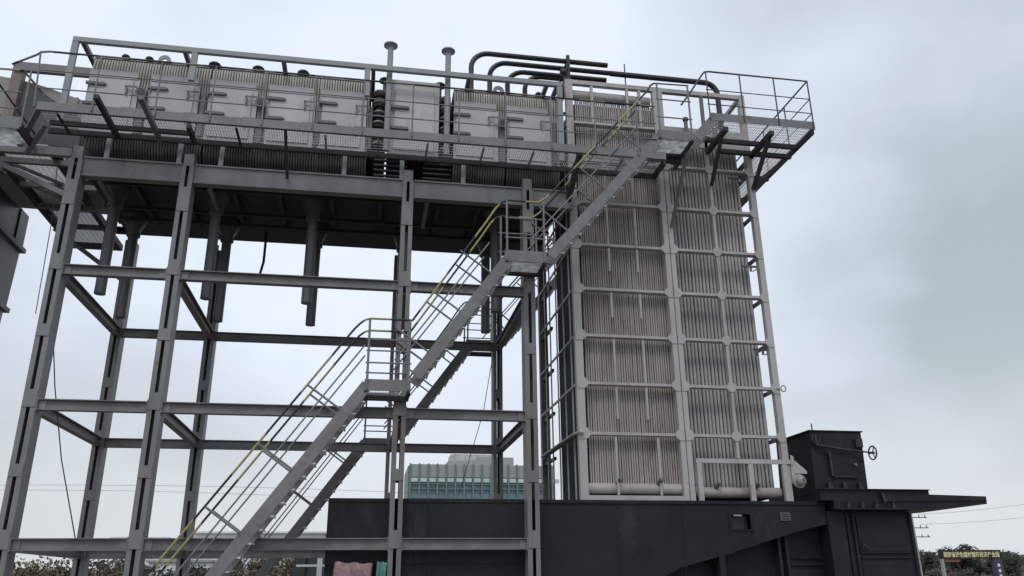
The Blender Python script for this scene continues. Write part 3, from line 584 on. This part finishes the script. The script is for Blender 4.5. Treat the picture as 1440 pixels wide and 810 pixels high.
for x, z in ((7.50, 8.05), (7.55, 6.05), (7.60, 4.3)):
    b = MB().box(x-.22, x+.16, YT+.10, YT+.14, z-.015, z+.02).box(x-.16, x-.12, YT+.11, YT+.14, z-.12, z-.016).box(x-.04, x, YT+.11, YT+.14, z-.10, z-.016).bar((x+.15, YT+.13, z-.02), (x+.02, YT+.13, z-.10), .03, .02)
    b.build('bracket', STRAP, tw)
# foot frame of the right half
MB().box(5.94, 7.79, YT-.03, YT+.03, 2.07, 2.15).build('foot_rail', TOWER, tw)
for x in (5.95, 6.95, 7.62): MB().box(x, x+.09, YT-.025, YT+.04, 1.402, 2.069).build('foot_leg', TOWER, tw)
MB().prism([(7.79, 2.16), (7.86, 2.16), (8.10, 1.95), (8.10, 1.90), (7.86, 1.90), (7.86, 1.72), (7.79, 1.72)], 1, YT-.02, YT+.02).build('bracket_arm', TOWER, tw)
MB().prism([(7.80, 2.24), (7.86, 2.20), (7.81, 2.05), (7.79, 2.05)], 1, YT-.05, YT-.021).build('bracket_arm', TOWER, tw)
v = thing('round_valve', (7.93, 14.22, 1.6), 'light grey round blind flange hanging at the foot of the tower right corner', 'flange')
MB().ball((7.91, 14.2, 1.76), .10, 18, 12).build('ball', TUBE, v)
MB().tube([(7.91, 14.24, 1.76), (7.91, 14.27, 1.76)], .125, 20).build('rim', TOWER, v)
MB().tube([(7.92, 14.11, 1.775), (7.92, 14.08, 1.78)], .03, 10).build('plug', STRAP, v)
tag(MB().tube([(7.70, YT-.03, 3.50), (7.76, YT-.03, 3.50)]+[(7.83+.05*math.cos(a), YT-.03, 3.50+.06*math.sin(a)) for a in [math.pi*(1-j/5) for j in range(11)]], .014, 8).build('pipe_hook', TOWER, origin=(7.8, YT, 3.5)), 'small open ring hooked on the outer right post of the tower', 'hook')
tag(MB().tube([(5.30, 14.9, 9.6), (5.30, 14.9, 11.0)], .015, 6).build('vent_rod', STRAP, origin=(5.3, 14.9, 9.6)), 'thin upright rod above the tower top left of the stair head', 'rod')
for i, x in enumerate((6.3, 6.95)):
    v = thing('small_valve', (x, 14.1, 8.9), ('left' if i == 0 else 'right')+' of two small dark valves standing behind the upper platform rail', 'valve', 'small valves at the tower top')
    MB().tube([(x, 14.15, 8.72), (x, 14.15, 9.22)], .04, 10).build('body', STRAP, v); MB().tube([(x, 14.15, 9.18), (x, 14.15, 9.24)], .06, 12).build('cap', BLK, v)
# ------------------------------------------------------------------ upper right platform and side walkway
t = thing('upper_platform', (7.6, 13.6, 8.7), 'upper right platform with thin dark railing projecting from the tower top', 'platform')
MB().box(6.46, 8.72, 13.295, 13.31, 8.695, 8.87).build('toe_board', STAIR, t)
MB().box(8.705, 8.72, 13.315, 17.6, 8.70, 8.80).build('toe_board', DECKM, t)
MB().box(6.5, 8.70, 13.93, 14.0, 8.60, 8.695).build('channel', DECKM, t)
MB().box(8.64, 8.70, 13.32, 17.6, 8.60, 8.695).build('channel', DECKM, t)
MB().box(7.86, 7.92, 14.01, 17.6, 8.60, 8.695).build('channel', DECKM, t)
grating(t, 6.5, 8.63, 13.33, 13.92, 8.70)
grating(t, 7.93, 8.63, 14.02, 17.5, 8.70, 'y')
for x in (6.74, 7.72): MB().box(x, x+.09, 13.32, 14.29, 8.50, 8.594).build('cantilever', DECKM, t)
MB().box(7.0, 8.63, 14.16, 14.24, 8.50, 8.59).build('cantilever', DECKM, t)
MB().bar((6.78, 13.55, 8.5), (6.79, 14.27, 7.75), .06, .06).build('knee_brace', DECKM, t)
MB().bar((7.76, 13.45, 8.5), (7.72, 14.27, 7.75), .07, .07).build('knee_brace', DECKM, t)
MB().bar((8.55, 14.2, 8.5), (7.78, 14.36, 7.9), .06, .06).build('knee_brace', DECKM, t)
for y in (15.2, 16.3, 17.4):
    MB().box(7.76, 8.63, y, y+.07, 8.50, 8.594).build('cantilever', DECKM, t)
    MB().bar((8.55, y+.03, 8.5), (7.78, y+.03, 7.7), .06, .06).build('knee_brace', DECKM, t)
rail(t, [(5.86, 13.29, 8.98), (6.05, 13.29, 9.25), (6.36, 13.29, 9.73), (6.42, 13.29, 9.81), (6.52, 13.29, 9.835), (8.69, 13.29, 9.835), (8.70, 17.6, 9.835)], RAILD, .019)
for z in (9.40, 9.06): rail(t, [(6.42, 13.29, z), (8.69, 13.29, z), (8.70, 17.6, z)], RAILD, .012, 'middle_rail')
for x in (6.45, 7.18, 7.93, 8.69): post(t, (x, 13.288, 8.72), (x, 13.288, 9.835), RAILD, .015)
for y in (14.3, 15.3, 16.3, 17.4): post(t, (8.70, y, 8.72), (8.70, y, 9.835), RAILD, .015)
t = thing('landing_bracket', (5.9, 14.2, 7.6), 'dark bracket beams carrying the highest stair landing from the tower face', 'bracket')
MB().box(6.0, 6.06, 13.96, 14.29, 8.08, 8.2).build('arm', DECKM, t); MB().box(5.34, 5.40, 13.96, 14.29, 8.08, 8.2).build('arm', DECKM, t)
MB().box(5.41, 5.99, 13.97, 14.05, 8.06, 8.18).build('arm', DECKM, t)
MB().bar((6.03, 13.6, 8.1), (5.84, 14.27, 6.75), .05, .05).build('brace', STRAP, t)
# ------------------------------------------------------------------ black base box
t = thing('base_casing', (4, 15.8, GZ), 'long black steel base casing under the boiler tower', 'boiler base')
ZB = 1.395; YX = 14.30
W0 = (-.56, 8.75)
# front wall as panels round a window opening; the lower right part steps back under a sloping edge
fr_m = BOX
hx0, hx1, hz0, hz1 = 6.52, 6.88, .91, 1.17
MB().box(W0[0], 2.84, YX-.012, YX, GZ, ZB).build('panel', fr_m, t)
MB().box(2.846, 4.4, YX-.0, YX+.012, GZ, ZB).build('panel', fr_m, t)
b = MB()
b.prism([(4.402, ZB), (4.402, -.45), (4.9, -.02), (5.5, .27), (6.25, .45), (6.5, .50), (hx0, .52), (hx0, ZB)], 1, YX-.002, YX+.012)
b.prism([(hx0+.001, .52), (hx1, .62), (hx1, hz0), (hx0+.001, hz0)], 1, YX-.002, YX+.012)
b.prism([(hx0+.001, hz1), (hx1, hz1), (hx1, ZB), (hx0+.001, ZB)], 1, YX-.002, YX+.012)
b.prism([(hx1+.001, .62), (7.4, .77), (7.9, .90), (8.38, 1.0), (8.38, ZB), (hx1+.001, ZB)], 1, YX-.002, YX+.012)
b.build('panel', fr_m, t)
MB().box(4.402, 8.38, YX+.35, YX+.37, GZ, ZB-.02).build('recessed_wall', BOX, t)
b = MB(); lip = [(4.402, -.45), (4.9, -.02), (5.5, .27), (6.25, .45), (6.5, .50), (hx0, .52), (hx1, .62), (7.4, .77), (7.9, .90), (8.38, 1.0)]
for (xa, za), (xb, zb) in zip(lip[:-1], lip[1:]): b.prism([(xa, za), (xb, zb), (xb, zb+.015), (xa, za+.015)], 1, YX+.013, YX+.349)
b.build('sloping_soffit', BOX, t)
MB().box(6.23, 6.33, YX+.0, YX+.349, GZ, .47).build('rib', BOX, t)
for x in (7.42, 7.56): MB().box(x, x+.05, YX+.10, YX+.349, GZ, .83).build('rib', BOX, t)
for z in (.30, .42): MB().box(7.62, 8.37, YX+.30, YX+.349, z, z+.02).build('ledge', BOX, t)
MB().box(8.381, 8.72, YX-.03, YX+.349, GZ, 1.23).build('corner_column', BOX, t)
MB().box(W0[0]+.01, 8.38, YX+.013, 17.7, ZB-.02, ZB-.0005).build('top_plate', BOX, t)
MB().box(W0[0]+.0, W0[0]+.012, YX+.001, 17.7, GZ, ZB-.021).build('end_wall', BOX, t)
MB().box(W0[0]+.02, 8.3, 17.7, 17.72, GZ, ZB).build('rear_wall', BOX, t)
MB().box(W0[0], 8.38, YX-.03, YX-.0121, ZB-.055, ZB+.004).build('top_angle', BOX, t)
MB().box(hx0-.05, hx1+.05, YX-.02, YX-.0125, hz1, hz1+.03).box(hx0-.05, hx1+.05, YX-.02, YX-.0125, hz0-.03, hz0).box(hx0-.05, hx0-.0, YX-.02, YX-.0125, hz0, hz1).box(hx1, hx1+.05, YX-.02, YX-.0125, hz0, hz1).build('window_frame', BOX, t)
MB().box(hx0, hx1, YX+.12, YX+.14, hz0-.05, hz1+.05).build('window_back', BLK, t)
MB().box(6.58, 6.74, YX+.02, YX+.05, hz1-.03, hz1-.005).build('window_catch', WHITE, t)
MB().box(7.47, 7.66, YX-.02, YX-.003, 1.06, 1.20).build('name_plate', STRAP, t)
for z in (1.09, 1.13, 1.17): MB().box(7.49, 7.64, YX-.026, YX-.0205, z-.008, z+.008).build('louvre', BOX, t)
for x in (1.1, 2.843, 5.6): MB().tube([(x, YX-.014 if x < 2.9 else YX-.003, GZ+.1), (x, YX-.014 if x < 2.9 else YX-.003, ZB-.06)], .006, 5).build('weld_seam', BOX, t)
MB().tube([(W0[0]+.02, YX-.014, .35), (2.83, YX-.014, .35)], .006, 5).build('weld_seam', BOX, t)
# right-hand body with feed hood
t = thing('furnace_casing', (9.3, 15, GZ), 'black right-hand furnace body with door panel under the projecting ledge', 'furnace body')
MB().box(8.721, 10.07, YX-.0, 17.6, GZ, 1.235).build('body', BOX, t)
for x in (8.74, 8.86): MB().box(x, x+.05, YX-.05, YX-.001, GZ, 1.2).build('rib', BOX, t)
dd = MB().box(8.95, 9.95, YX-.03, YX-.001, .52, 1.15).build('door', BOX, t)
MB().box(8.95, 9.95, YX-.05, YX-.001, .40, .43).build('ledge', BOX, t); MB().box(8.95, 9.95, YX-.04, YX-.001, .49, .515).build('ledge', BOX, t)
MB().box(8.955, 9.95, YX-.02, YX-.0015, GZ+.1, .39).build('lower_panel', BOX, t)
MB().box(8.97, 9.05, YX-.08, YX-.031, .56, .64).tube([(9.0, YX-.09, .62), (9.07, YX-.12, .57)], .015, 8).build('handle', BLK, dd)
MB().box(10.02, 10.08, YX-.04, YX-.001, GZ, 1.20).build('edge_angle', BOX, t)
t = thing('feed_ledge', (10, 14.8, 1.2), 'black projecting ledge tapering to a point at the right, with small gussets', 'ledge')
MB().prism([(8.20, 1.405), (8.20, 1.615), (10.41, 1.615), (10.41, 1.525), (11.60, 1.50), (11.59, 1.36), (10.03, 1.242), (8.45, 1.242), (8.45, 1.405)], 1, YX-.20, YX+1.8).build('ledge_plate', BOX, t)
MB().box(8.45, 10.05, YX-.26, YX-.201, 1.242, 1.262).build('bottom_flange', BOX, t)
MB().box(8.2, 10.41, YX-.25, YX-.201, 1.597, 1.612).build('top_flange', BOX, t)
MB().bar((9.48, YX-.215, 1.40), (11.55, YX-.215, 1.43), .02, .02).build('rib', BOX, t)
for x in (8.70, 8.98, 9.26, 9.6): MB().prism([(x-.04, 1.263), (x+.04, 1.263), (x+.0, 1.40)], 1, YX-.27, YX-.201).build('gusset', BLK, t)
MB().prism([(9.38, 1.55), (9.42, 1.55), (9.5, 1.40), (9.42, 1.36)], 1, YX-.27, YX-.201).build('gusset', BLK, t)
t = thing('feed_hopper', (8.8, 14.9, 1.62), 'black box-shaped feed hopper with hand wheel standing on the ledge', 'hopper')
def frust(b, x0, x1, y0, y1, z0, x2, x3, y2, y3, z1):
    return b.poly([(x0, y0, z0), (x1, y0, z0), (x1, y1, z0), (x0, y1, z0), (x2, y2, z1), (x3, y2, z1), (x3, y3, z1), (x2, y3, z1)], [(0, 3, 2, 1), (4, 5, 6, 7), (0, 1, 5, 4), (1, 2, 6, 5), (2, 3, 7, 6), (3, 0, 4, 7)])
frust(MB(), 8.21, 9.27, YX-.05, 15.6, 1.617, 8.25, 9.31, YX-.03, 15.6, 2.69).build('body', BOX, t)
MB().box(8.22, 9.34, YX-.06, 15.62, 2.691, 2.712).build('rim', BOX, t)
dd = MB().box(8.60, 9.12, YX-.075, YX-.052, 1.82, 2.28).build('door', BOX, t)
MB().box(8.54, 8.58, YX-.12, YX-.052, 1.85, 2.22).build('hinge', BLK, dd); MB().tube([(8.56, YX-.10, 2.2), (8.56, YX-.10, 2.3)], .03, 8).build('hinge_pin', BLK, dd)
MB().box(8.62, 9.0, YX-.09, YX-.076, 1.84, 1.86).build('ledge', BLK, dd)
MB().tube([(9.05, YX-.08, 2.07), (9.05, YX-.14, 2.07)], .03, 8).build('knob', STRAP, dd)
for x in (8.48, 8.78, 9.10): MB().prism([(x-.05, 1.618), (x+.05, 1.618), (x+.01, 1.74), (x-.04, 1.74)], 1, YX-.13, YX-.052).build('gusset', BLK, t)
MB().box(9.14, 9.28, YX-.10, YX-.035, 2.40, 2.56).build('bearing', BLK, t)
MB().tube([(8.26, YX-.12, 2.70), (8.26, YX-.12, 2.82)], .012, 6).build('pin', BLK, t)
MB().tube([(8.32+.07*math.cos(a), YX-.10, 2.52+.08*math.sin(a)) for a in [2*math.pi*j/14 for j in range(15)]], .016, 6, False).box(8.30, 8.34, YX-.11, YX-.09, 2.44, 2.6).build('small_wheel', BLK, t)
MB().tube([(8.30, YX-.12, 2.42), (8.9, YX-.14, 2.335), (9.44, YX-.16, 2.285)], [.026, .024, .012], 8).build('wheel_shaft', BLK, t)
b = MB(); wc = Vector((9.41, YX-.16, 2.285)); ax = Vector((1, 0, 0)); s1_ = Vector((0, 1, 0)); s2_ = Vector((0, 0, 1))
b.tube([wc+(s1_*math.cos(a)+s2_*math.sin(a))*.125 for a in [2*math.pi*j/20 for j in range(21)]], .014, 8, False)
for a in (0, 2.1, 4.2): b.tube([wc, wc+(s1_*math.cos(a)+s2_*math.sin(a))*.125], .011, 6)
b.tube([wc-ax*.03, wc+ax*.04], .022, 8).build('hand_wheel', BLK, t)
# ------------------------------------------------------------------ loose sacks between the frame and the base
def sack(x0, x1, y0, y1, z0, z1, col, label, nm, sag):
    b = MB(); n = 18; m_ = 10; vs = []; fs = []
    for j in range(m_+1):
        for i in range(n+1):
            u = i/n; v_ = j/m_
            x = x0+(x1-x0)*u+.02*math.sin(7*v_+x0); edge = min(u, 1-u)*8
            y = y0+.05*math.sin(9*u+4*v_)*.4+(.06 if edge < .6 else 0)*(.6-edge)
            z = z0+(z1-z0)*v_-sag*u*v_+.01*math.sin(15*u)
            vs.append((x, y, z))
    o_ = len(vs)
    vs += [(x, y1, z) for x, y, z in vs]
    for j in range(m_):
        for i in range(n):
            a = j*(n+1)+i; fs.append((a, a+1, a+n+2, a+n+1)); fs.append((a+o_, a+n+1+o_, a+n+2+o_, a+1+o_))
    for i in range(n): fs.append((m_*(n+1)+i, m_*(n+1)+i+1, m_*(n+1)+i+1+o_, m_*(n+1)+i+o_)); fs.append((i, i+o_, i+1+o_, i+1))
    for j in range(m_):
        a = j*(n+1); fs.append((a, a+n+1, a+n+1+o_, a+o_)); a += n; fs.append((a, a+o_, a+n+1+o_, a+n+1))
    b.poly(vs, fs, True)
    return tag(b.build(nm, mat(nm+'_cloth', col, .8, var=.35, scale=14, dirt_sheen=(col[0]*.55, col[1]*.6, col[2]*.7), dirt_sheen_amt=.7, bump=.5, fine=22), origin=(x0, y0, z0)), label, 'sack')
sack(-.40, .20, 14.02, 14.25, GZ+.1, .385, (.3, .19, .19), 'pink woven sack leaning against the base left of the third column', 'pink_sack', .03)
sack(.26, .43, 14.03, 14.25, GZ+.1, .385, (.09, .24, .19), 'narrow green woven sack right of the pink sack', 'green_sack', .01)
# ------------------------------------------------------------------ cables
tag(MB().tube([(-5.2, 14.5, 7.2), (-5.62, 14.5, 5.6)] if False else [(-5.29, 14.5, 3.91), (-5.15, 14.5, 3.2), (-4.85, 14.5, 2.0), (-4.44, 14.5, .76)], .010, 5).build('hanging_cable', WIRE, origin=(-4.44, 14.5, .76)), 'thin dark cable hanging diagonally beside the leftmost column', 'cable')
tag(MB().tube([(-6.0, 15.0, 7.6), (-5.9, 15.0, 6.5), (-5.86, 15.0, 4.6)], .008, 5).build('hanging_cable', WIRE, origin=(-5.86, 15, 4.6)), 'pale thin cable hanging left of the leftmost column', 'cable')
tag(MB().tube([(2.30, 14.8, 4.2), (2.1, 14.8, 3.0), (1.66, 14.8, 1.5)], .007, 5).build('hanging_cable', WIRE, origin=(1.66, 14.8, 1.5)), 'thin cable slanting down in front of the glass building', 'cable')
# ------------------------------------------------------------------ far things
# glass-fronted building
t = thing('glass_building', (28, 158, GZ), 'distant teal glass-fronted building with grey fluted parapet behind the frame', 'building')
GLS = mat('teal_curtain_glass', (.15, .24, .30), .18, var=.3, scale=.25, spec=.6)
GLL = mat('pale_spandrel', (.5, .6, .57), .5, var=.15, scale=.4)
CON = mat('far_concrete_grey', (.33, .35, .34), .7, var=.08, scale=.3)
GRN = mat('mullion_green', (.15, .21, .21), .5, var=.15)
x0, x1, yb = 8.0, 34.5, 150
MB().box(x0, x1, yb+.6, yb+16, GZ, 18.54).build('wall', GLS, t)
MB().box(x0, x1, yb+.3, yb+16, 18.55, 20.8).build('parapet', CON, t)
MB().prism([(yb+.35, GZ), (yb+14, GZ), (yb+14, 20.5), (yb+.35, 20.5)], 0, x0-.25, x0-.01).build('side_wall', GRN, t)
i = 0; x = x0
while x <= x1:
    MB().box(x, x+.28, yb-.1, yb+.29, GZ, 20.9).build('mullion', GRN, t)
    MB().box(x+.33, x+1.52, yb+.02, yb+.28, 17.65, 18.35).build('spandrel', GLL, t)
    x += 1.62
for z in (9.0, 11.3, 12.9, 14.75, 16.35, 17.2): MB().box(x0, x1, yb+.05, yb+.5, z, z+.16).build('transom', GRN, t)
MB().box(20.5, 27.2, yb+1.5, yb+9, 20.8, 22.4).build('roof_block', CON, t)
MB().box(15.0, 24.0, yb+1.0, yb+8, 20.8, 21.6).build('roof_block', CON, t)
MB().box(15.6, 23.5, yb+2.0, yb+7, 21.6, 22.95).build('louvred_plant_room', mat('louvre_pale', (.45, .45, .44), .6, var=.3, scale=1.5), t)
# far sheds on the left skyline, distance haze mixed into their pale colour
FAR = mat('far_shed_hazed', (.66, .68, .69), .7, var=.1, scale=.1)
for (xa, xb, y, zt, lb) in ((-57, -46, 215, 11.2, 'long pale shed roof on the skyline behind the second column'), (-44, -10, 240, 14.0, 'farther pale shed on the skyline left of the stair foot')):
    t = thing('far_shed', ((xa+xb)/2, y, GZ), lb, 'shed')
    MB().box(xa, xb, y, y+30, GZ, zt).build('wall', FAR, t); MB().box(xa-1, xb+1, y-1, y+31, zt+.01, zt+.5).build('roof', FAR, t)
# power line with pole at the right
t = thing('utility_pole', (56.9, 80, GZ), 'concrete utility pole with crossarms beside the black furnace body', 'utility pole')
MB().tube([(56.55, 80, GZ), (56.55, 80, 6.7)], [.17, .11], 10).build('pole', CON, t)
for z in (6.25, 5.2, 4.3):
    a = MB().box(55.8, 58.3, 79.95, 80.05, z, z+.09).build('crossarm', STRAP, t)
    for x in (56.0, 57.4, 58.1): MB().tube([(x, 80, z+.09), (x, 80, z+.32)], [.06, .04], 8).build('insulator', STRAP, a)
def wire(p, q, sag, r, lb, grp):
    P = [Vector(p).lerp(Vector(q), i/16)-Vector((0, 0, sag*4*(i/16)*(1-i/16))) for i in range(17)]
    return tag(MB().tube(P, r, 5).build('power_line', WIRE, origin=p), lb, 'power line', grp)
wire((57.4, 80, 6.6), (118, 92, 18), 2.0, .014, 'upper power line rising to the right edge from the utility pole', 'power lines')
wire((57.4, 80, 5.6), (118, 92, 15.5), 2.0, .014, 'lower power line rising to the right edge from the utility pole', 'power lines')
wire((-60, 80, 7.6), (8, 80, 8.2), -.9, .014, 'upper thin power line crossing the sky behind the lower left frame', 'power lines')
wire((-60, 80, 7.1), (8, 80, 7.2), -1.2, .014, 'lower thin power line crossing the sky behind the lower left frame', 'power lines')
# gateway sign
t = thing('gateway_sign', (70, 90, GZ), 'distant gateway sign board with yellow Chinese characters on black at the lower right', 'sign')
SGN = mat('sign_black', (.02, .022, .02), .6, var=.2, scale=1)
MB().box(66.6, 74.5, 90, 90.5, 2.45, 3.42).build('board', SGN, t)
cu = bpy.data.curves.new('lettering', 'FONT'); cu.body = '湖南省绿色建材循环经济产业园'; cu.size = .62; cu.align_x = 'LEFT'; cu.extrude = .01; cu.offset = .012; cu.resolution_u = 2
tx = bpy.data.objects.new('lettering', cu); COL.objects.link(tx); tx.parent = t; tx.location = (66.85-70, -.03, 2.66-GZ); tx.rotation_euler = (math.pi/2, 0, 0)
bpy.context.view_layer.update()
if tx.dimensions.x > .1: tx.scale = (7.35/tx.dimensions.x, 1.05, 1)
cu.materials.append(mat('sign_yellow', (.75, .72, .4), .5, var=.1))
bpy.context.view_layer.update(); dg = bpy.context.evaluated_depsgraph_get()
me_ = bpy.data.meshes.new_from_object(tx.evaluated_get(dg)); lt_ = bpy.data.objects.new('sign_lettering', me_); COL.objects.link(lt_); lt_.parent = t; lt_.location = tx.location; lt_.rotation_euler = tx.rotation_euler; lt_.scale = tx.scale; bpy.data.objects.remove(tx)
PUR = mat('sign_pillar_blue', (.06, .055, .10), .6, var=.2)
pl = MB().box(73.3, 74.5, 90.02, 90.48, GZ, 2.449).build('pillar', PUR, t)
for z in (1.7, 1.1, .5): MB().box(73.75, 74.05, 89.98, 90.019, z-.17, z+.17).build('pale_emblem', WHITE, pl)
MB().box(66.65, 66.85, 90.02, 90.48, GZ, 2.449).build('pillar', CON, t)
MB().box(67.0, 69.0, 90.1, 90.4, 2.1, 2.4).build('red_panel', mat('faded_red', (.22, .07, .07), .7), t)
# ------------------------------------------------------------------ low wooded rises
def rise(nm, x0, x1, y0, y1, h, m, seed):
    b = MB(); nx, ny = 70, 16; vs = []
    for j in range(ny+1):
        for i in range(nx+1):
            u = i/nx; v = j/ny; x = x0+(x1-x0)*u; y = y0+(y1-y0)*v
            e_ = min(1, min(u, 1-u)*7)*min(1, v*2.4)
            vs.append((x, y, GZ+.01+e_*(h+.35*noise.noise(Vector((x*.25+seed, y*.2, 0)))+.25*noise.noise(Vector((x*.9, y*.9, seed))))))
    b.poly(vs, [(j*(nx+1)+i, j*(nx+1)+i+1, (j+1)*(nx+1)+i+1, (j+1)*(nx+1)+i) for j in range(ny) for i in range(nx)], True)
    o = b.build(nm, m); o['kind'] = 'structure'; return o
rise('hills', -75, 6, 62, 95, 3.1, mat('dry_scrub', (.13, .115, .06), .95, var=.5, scale=.9, dirt_sheen=(.06, .065, .035), dirt_sheen_amt=.8, bump=.6, fine=3), 3)
rise('hills', 62, 190, 112, 150, 5.5, mat('wooded_scrub', (.07, .075, .055), .95, var=.5, scale=.6, dirt_sheen=(.035, .045, .03), dirt_sheen_amt=.8, bump=.6, fine=2), 9)
# ------------------------------------------------------------------ vegetation
def foliage_mat(nm, c):
    return mat(nm, c, .85, var=.45, scale=1.3, spec=.15)
G1 = foliage_mat('foliage_dark_green', (.05, .062, .048)); G2 = foliage_mat('foliage_grey_green', (.075, .082, .07)); G3 = foliage_mat('foliage_dry_gold', (.13, .12, .075)); G4 = foliage_mat('foliage_brown', (.115, .10, .08))
BARK = mat('bark', (.09, .07, .055), .9, var=.3)
def tree(x, y, h, wd, m, nm, lb, grp, nl=900, ls=.22, low=.25, cat='tree'):
    rr = random.Random(int(x*31+y*7))
    t = thing(nm, (x, y, GZ), lb, cat, grp)
    b = MB(); tops = []
    b.tube([(x, y, GZ), (x+.05*h*rr.uniform(-1, 1), y, GZ+h*.45), (x+.06*h*rr.uniform(-1, 1), y, GZ+h*.85)], [.035*h, .022*h, .006*h], 7)
    for i in range(7):
        z = GZ+h*rr.uniform(.28, .7); a = rr.uniform(0, 6.28); l = wd*rr.uniform(.25, .45)
        e_ = (x+l*math.cos(a), y+l*math.sin(a), z+h*rr.uniform(.1, .28)); b.tube([(x, y, z), e_], [.012*h, .004*h], 5); tops.append(e_)
    b.build('trunk', BARK, t)
    cl = [(Vector(e_), rr.uniform(.16, .3)*wd) for e_ in tops]+[(Vector((x+rr.uniform(-.35, .35)*wd, y+rr.uniform(-.3, .3)*wd, GZ+h*rr.uniform(low+.12, .9))), rr.uniform(.13, .27)*wd) for _ in range(9)]
    b = MB()
    for _ in range(nl):
        c, r_ = rr.choice(cl); d = Vector((rr.gauss(0, 1), rr.gauss(0, 1), rr.gauss(0, 1))).normalized()*r_*rr.uniform(.35, 1.12); d.z *= .75
        p = c+d; s = ls*rr.uniform(.5, 1.3); u_ = Vector((rr.uniform(-1, 1), rr.uniform(-1, 1), rr.uniform(-1, 1))).normalized(); v_ = u_.orthogonal().normalized()
        b.poly([p-u_*s, p+v_*s*.6, p+u_*s, p-v_*s*.6], [(0, 1, 2, 3)])
    b.build('crown', m, t)
    return t
right_trees = [(76.5, 6.1, 5), (78.7, 5.9, 4.5), (81, 6.2, 5), (83.2, 6.5, 5), (85.4, 6.6, 5), (87.6, 6.2, 5), (89.8, 5.9, 5), (92, 5.6, 5), (94.6, 5.4, 5), (97.2, 5.8, 5), (99.8, 5.7, 5.5), (102.4, 5.9, 5.5), (106, 6.2, 6)]
RL = ['dark tree nearest the black furnace body, lower right', 'second tree to the right of the black furnace body', 'grey-green tree left of the gateway sign', 'tree rising behind the left end of the gateway sign', 'tallest tree behind the gateway sign board', 'dark tree behind the middle of the gateway sign', 'tree behind the right half of the gateway sign', 'tree behind the right end of the gateway sign', 'low tree just right of the gateway sign pillar', 'second tree to the right of the sign pillar', 'dark rounded tree near the right edge', 'grey-green tree at the right edge', 'tree just beyond the right edge']
for i, (x, h, wd) in enumerate(right_trees):
    tree(x, 109+(i % 3)*2.5, h, wd, G2 if i % 3 else G1, 'broadleaf_tree', RL[i], 'trees behind the gateway sign', 1700, .24, .1)
for i, (x, h) in enumerate(((69, 3.2), (71.5, 3.0))): tree(x, 94, h, 3.4, G2 if i else G4, 'shrub', ('brown' if i == 0 else 'green')+' shrub seen under the gateway sign board', 'shrubs under the gateway sign', 600, .2, .1, 'shrub')
lt = [(-22.3, 3.6, G3, 'dry golden bush between the two leftmost front columns, left one'), (-20.0, 3.5, G3, 'dry golden bush between the two leftmost front columns, middle one'), (-18.0, 3.3, G2, 'dull green bush left of the rear left column'), (-16.0, 3.7, G4, 'brown bush right of the rear left column'), (-14.4, 3.3, G4, 'brown bush just left of the second front column'), (-11.4, 3.1, G1, 'dark bush beside the foot of the stair rail'), (-9.4, 3.0, G2, 'grey-green bush under the lower stair flight'), (-7.2, 3.7, G4, 'brown bare-looking bush right of the stair stringer'), (-5.6, 3.8, G4, 'brown bush between the two stairways'), (-4.2, 3.6, G3, 'yellowish bush left of the white fence post')]
for i, (x, h, m, lb) in enumerate(lt): tree(x, 58+(i % 3)*1.5, h, 3.2, m, 'bush', lb, 'bushes behind the frame foot', 1300, .13, .05, 'bush')
t = thing('white_shed', (-13.2, 66, GZ), 'small white flat shed beyond the bushes at the lower left', 'shed')
MB().box(-15, -10.8, 66, 69, GZ, 1.85).build('wall', WHITE, t); MB().box(-15.2, -10.6, 65.8, 69.2, 1.851, 2.0).build('roof', CON, t)
t = thing('white_fence', (-1.2, 25, GZ), 'short piece of white rail fence left of the pink sack', 'fence')
MB().box(-1.18, -1.04, 24.95, 25.05, GZ, .81).build('post', WHITE, t); MB().box(-1.75, -1.181, 24.97, 25.03, .56, .62).build('rail', WHITE, t); MB().box(-1.039, -.93, 24.97, 25.03, .56, .62).build('rail', WHITE, t)
t = thing('dark_container', (-.4, 27, GZ), 'dark green container behind the white fence post', 'container')
MB().box(-1.95, 1.4, 26.5, 29, GZ, .98).build('wall', mat('dark_green_sheet', (.05, .07, .065), .6, var=.2, scale=.6), t)
for x in (-1.6, -1.2, -.8): MB().box(x, x+.05, 26.46, 26.499, GZ, .95).build('rib', BOX, t)
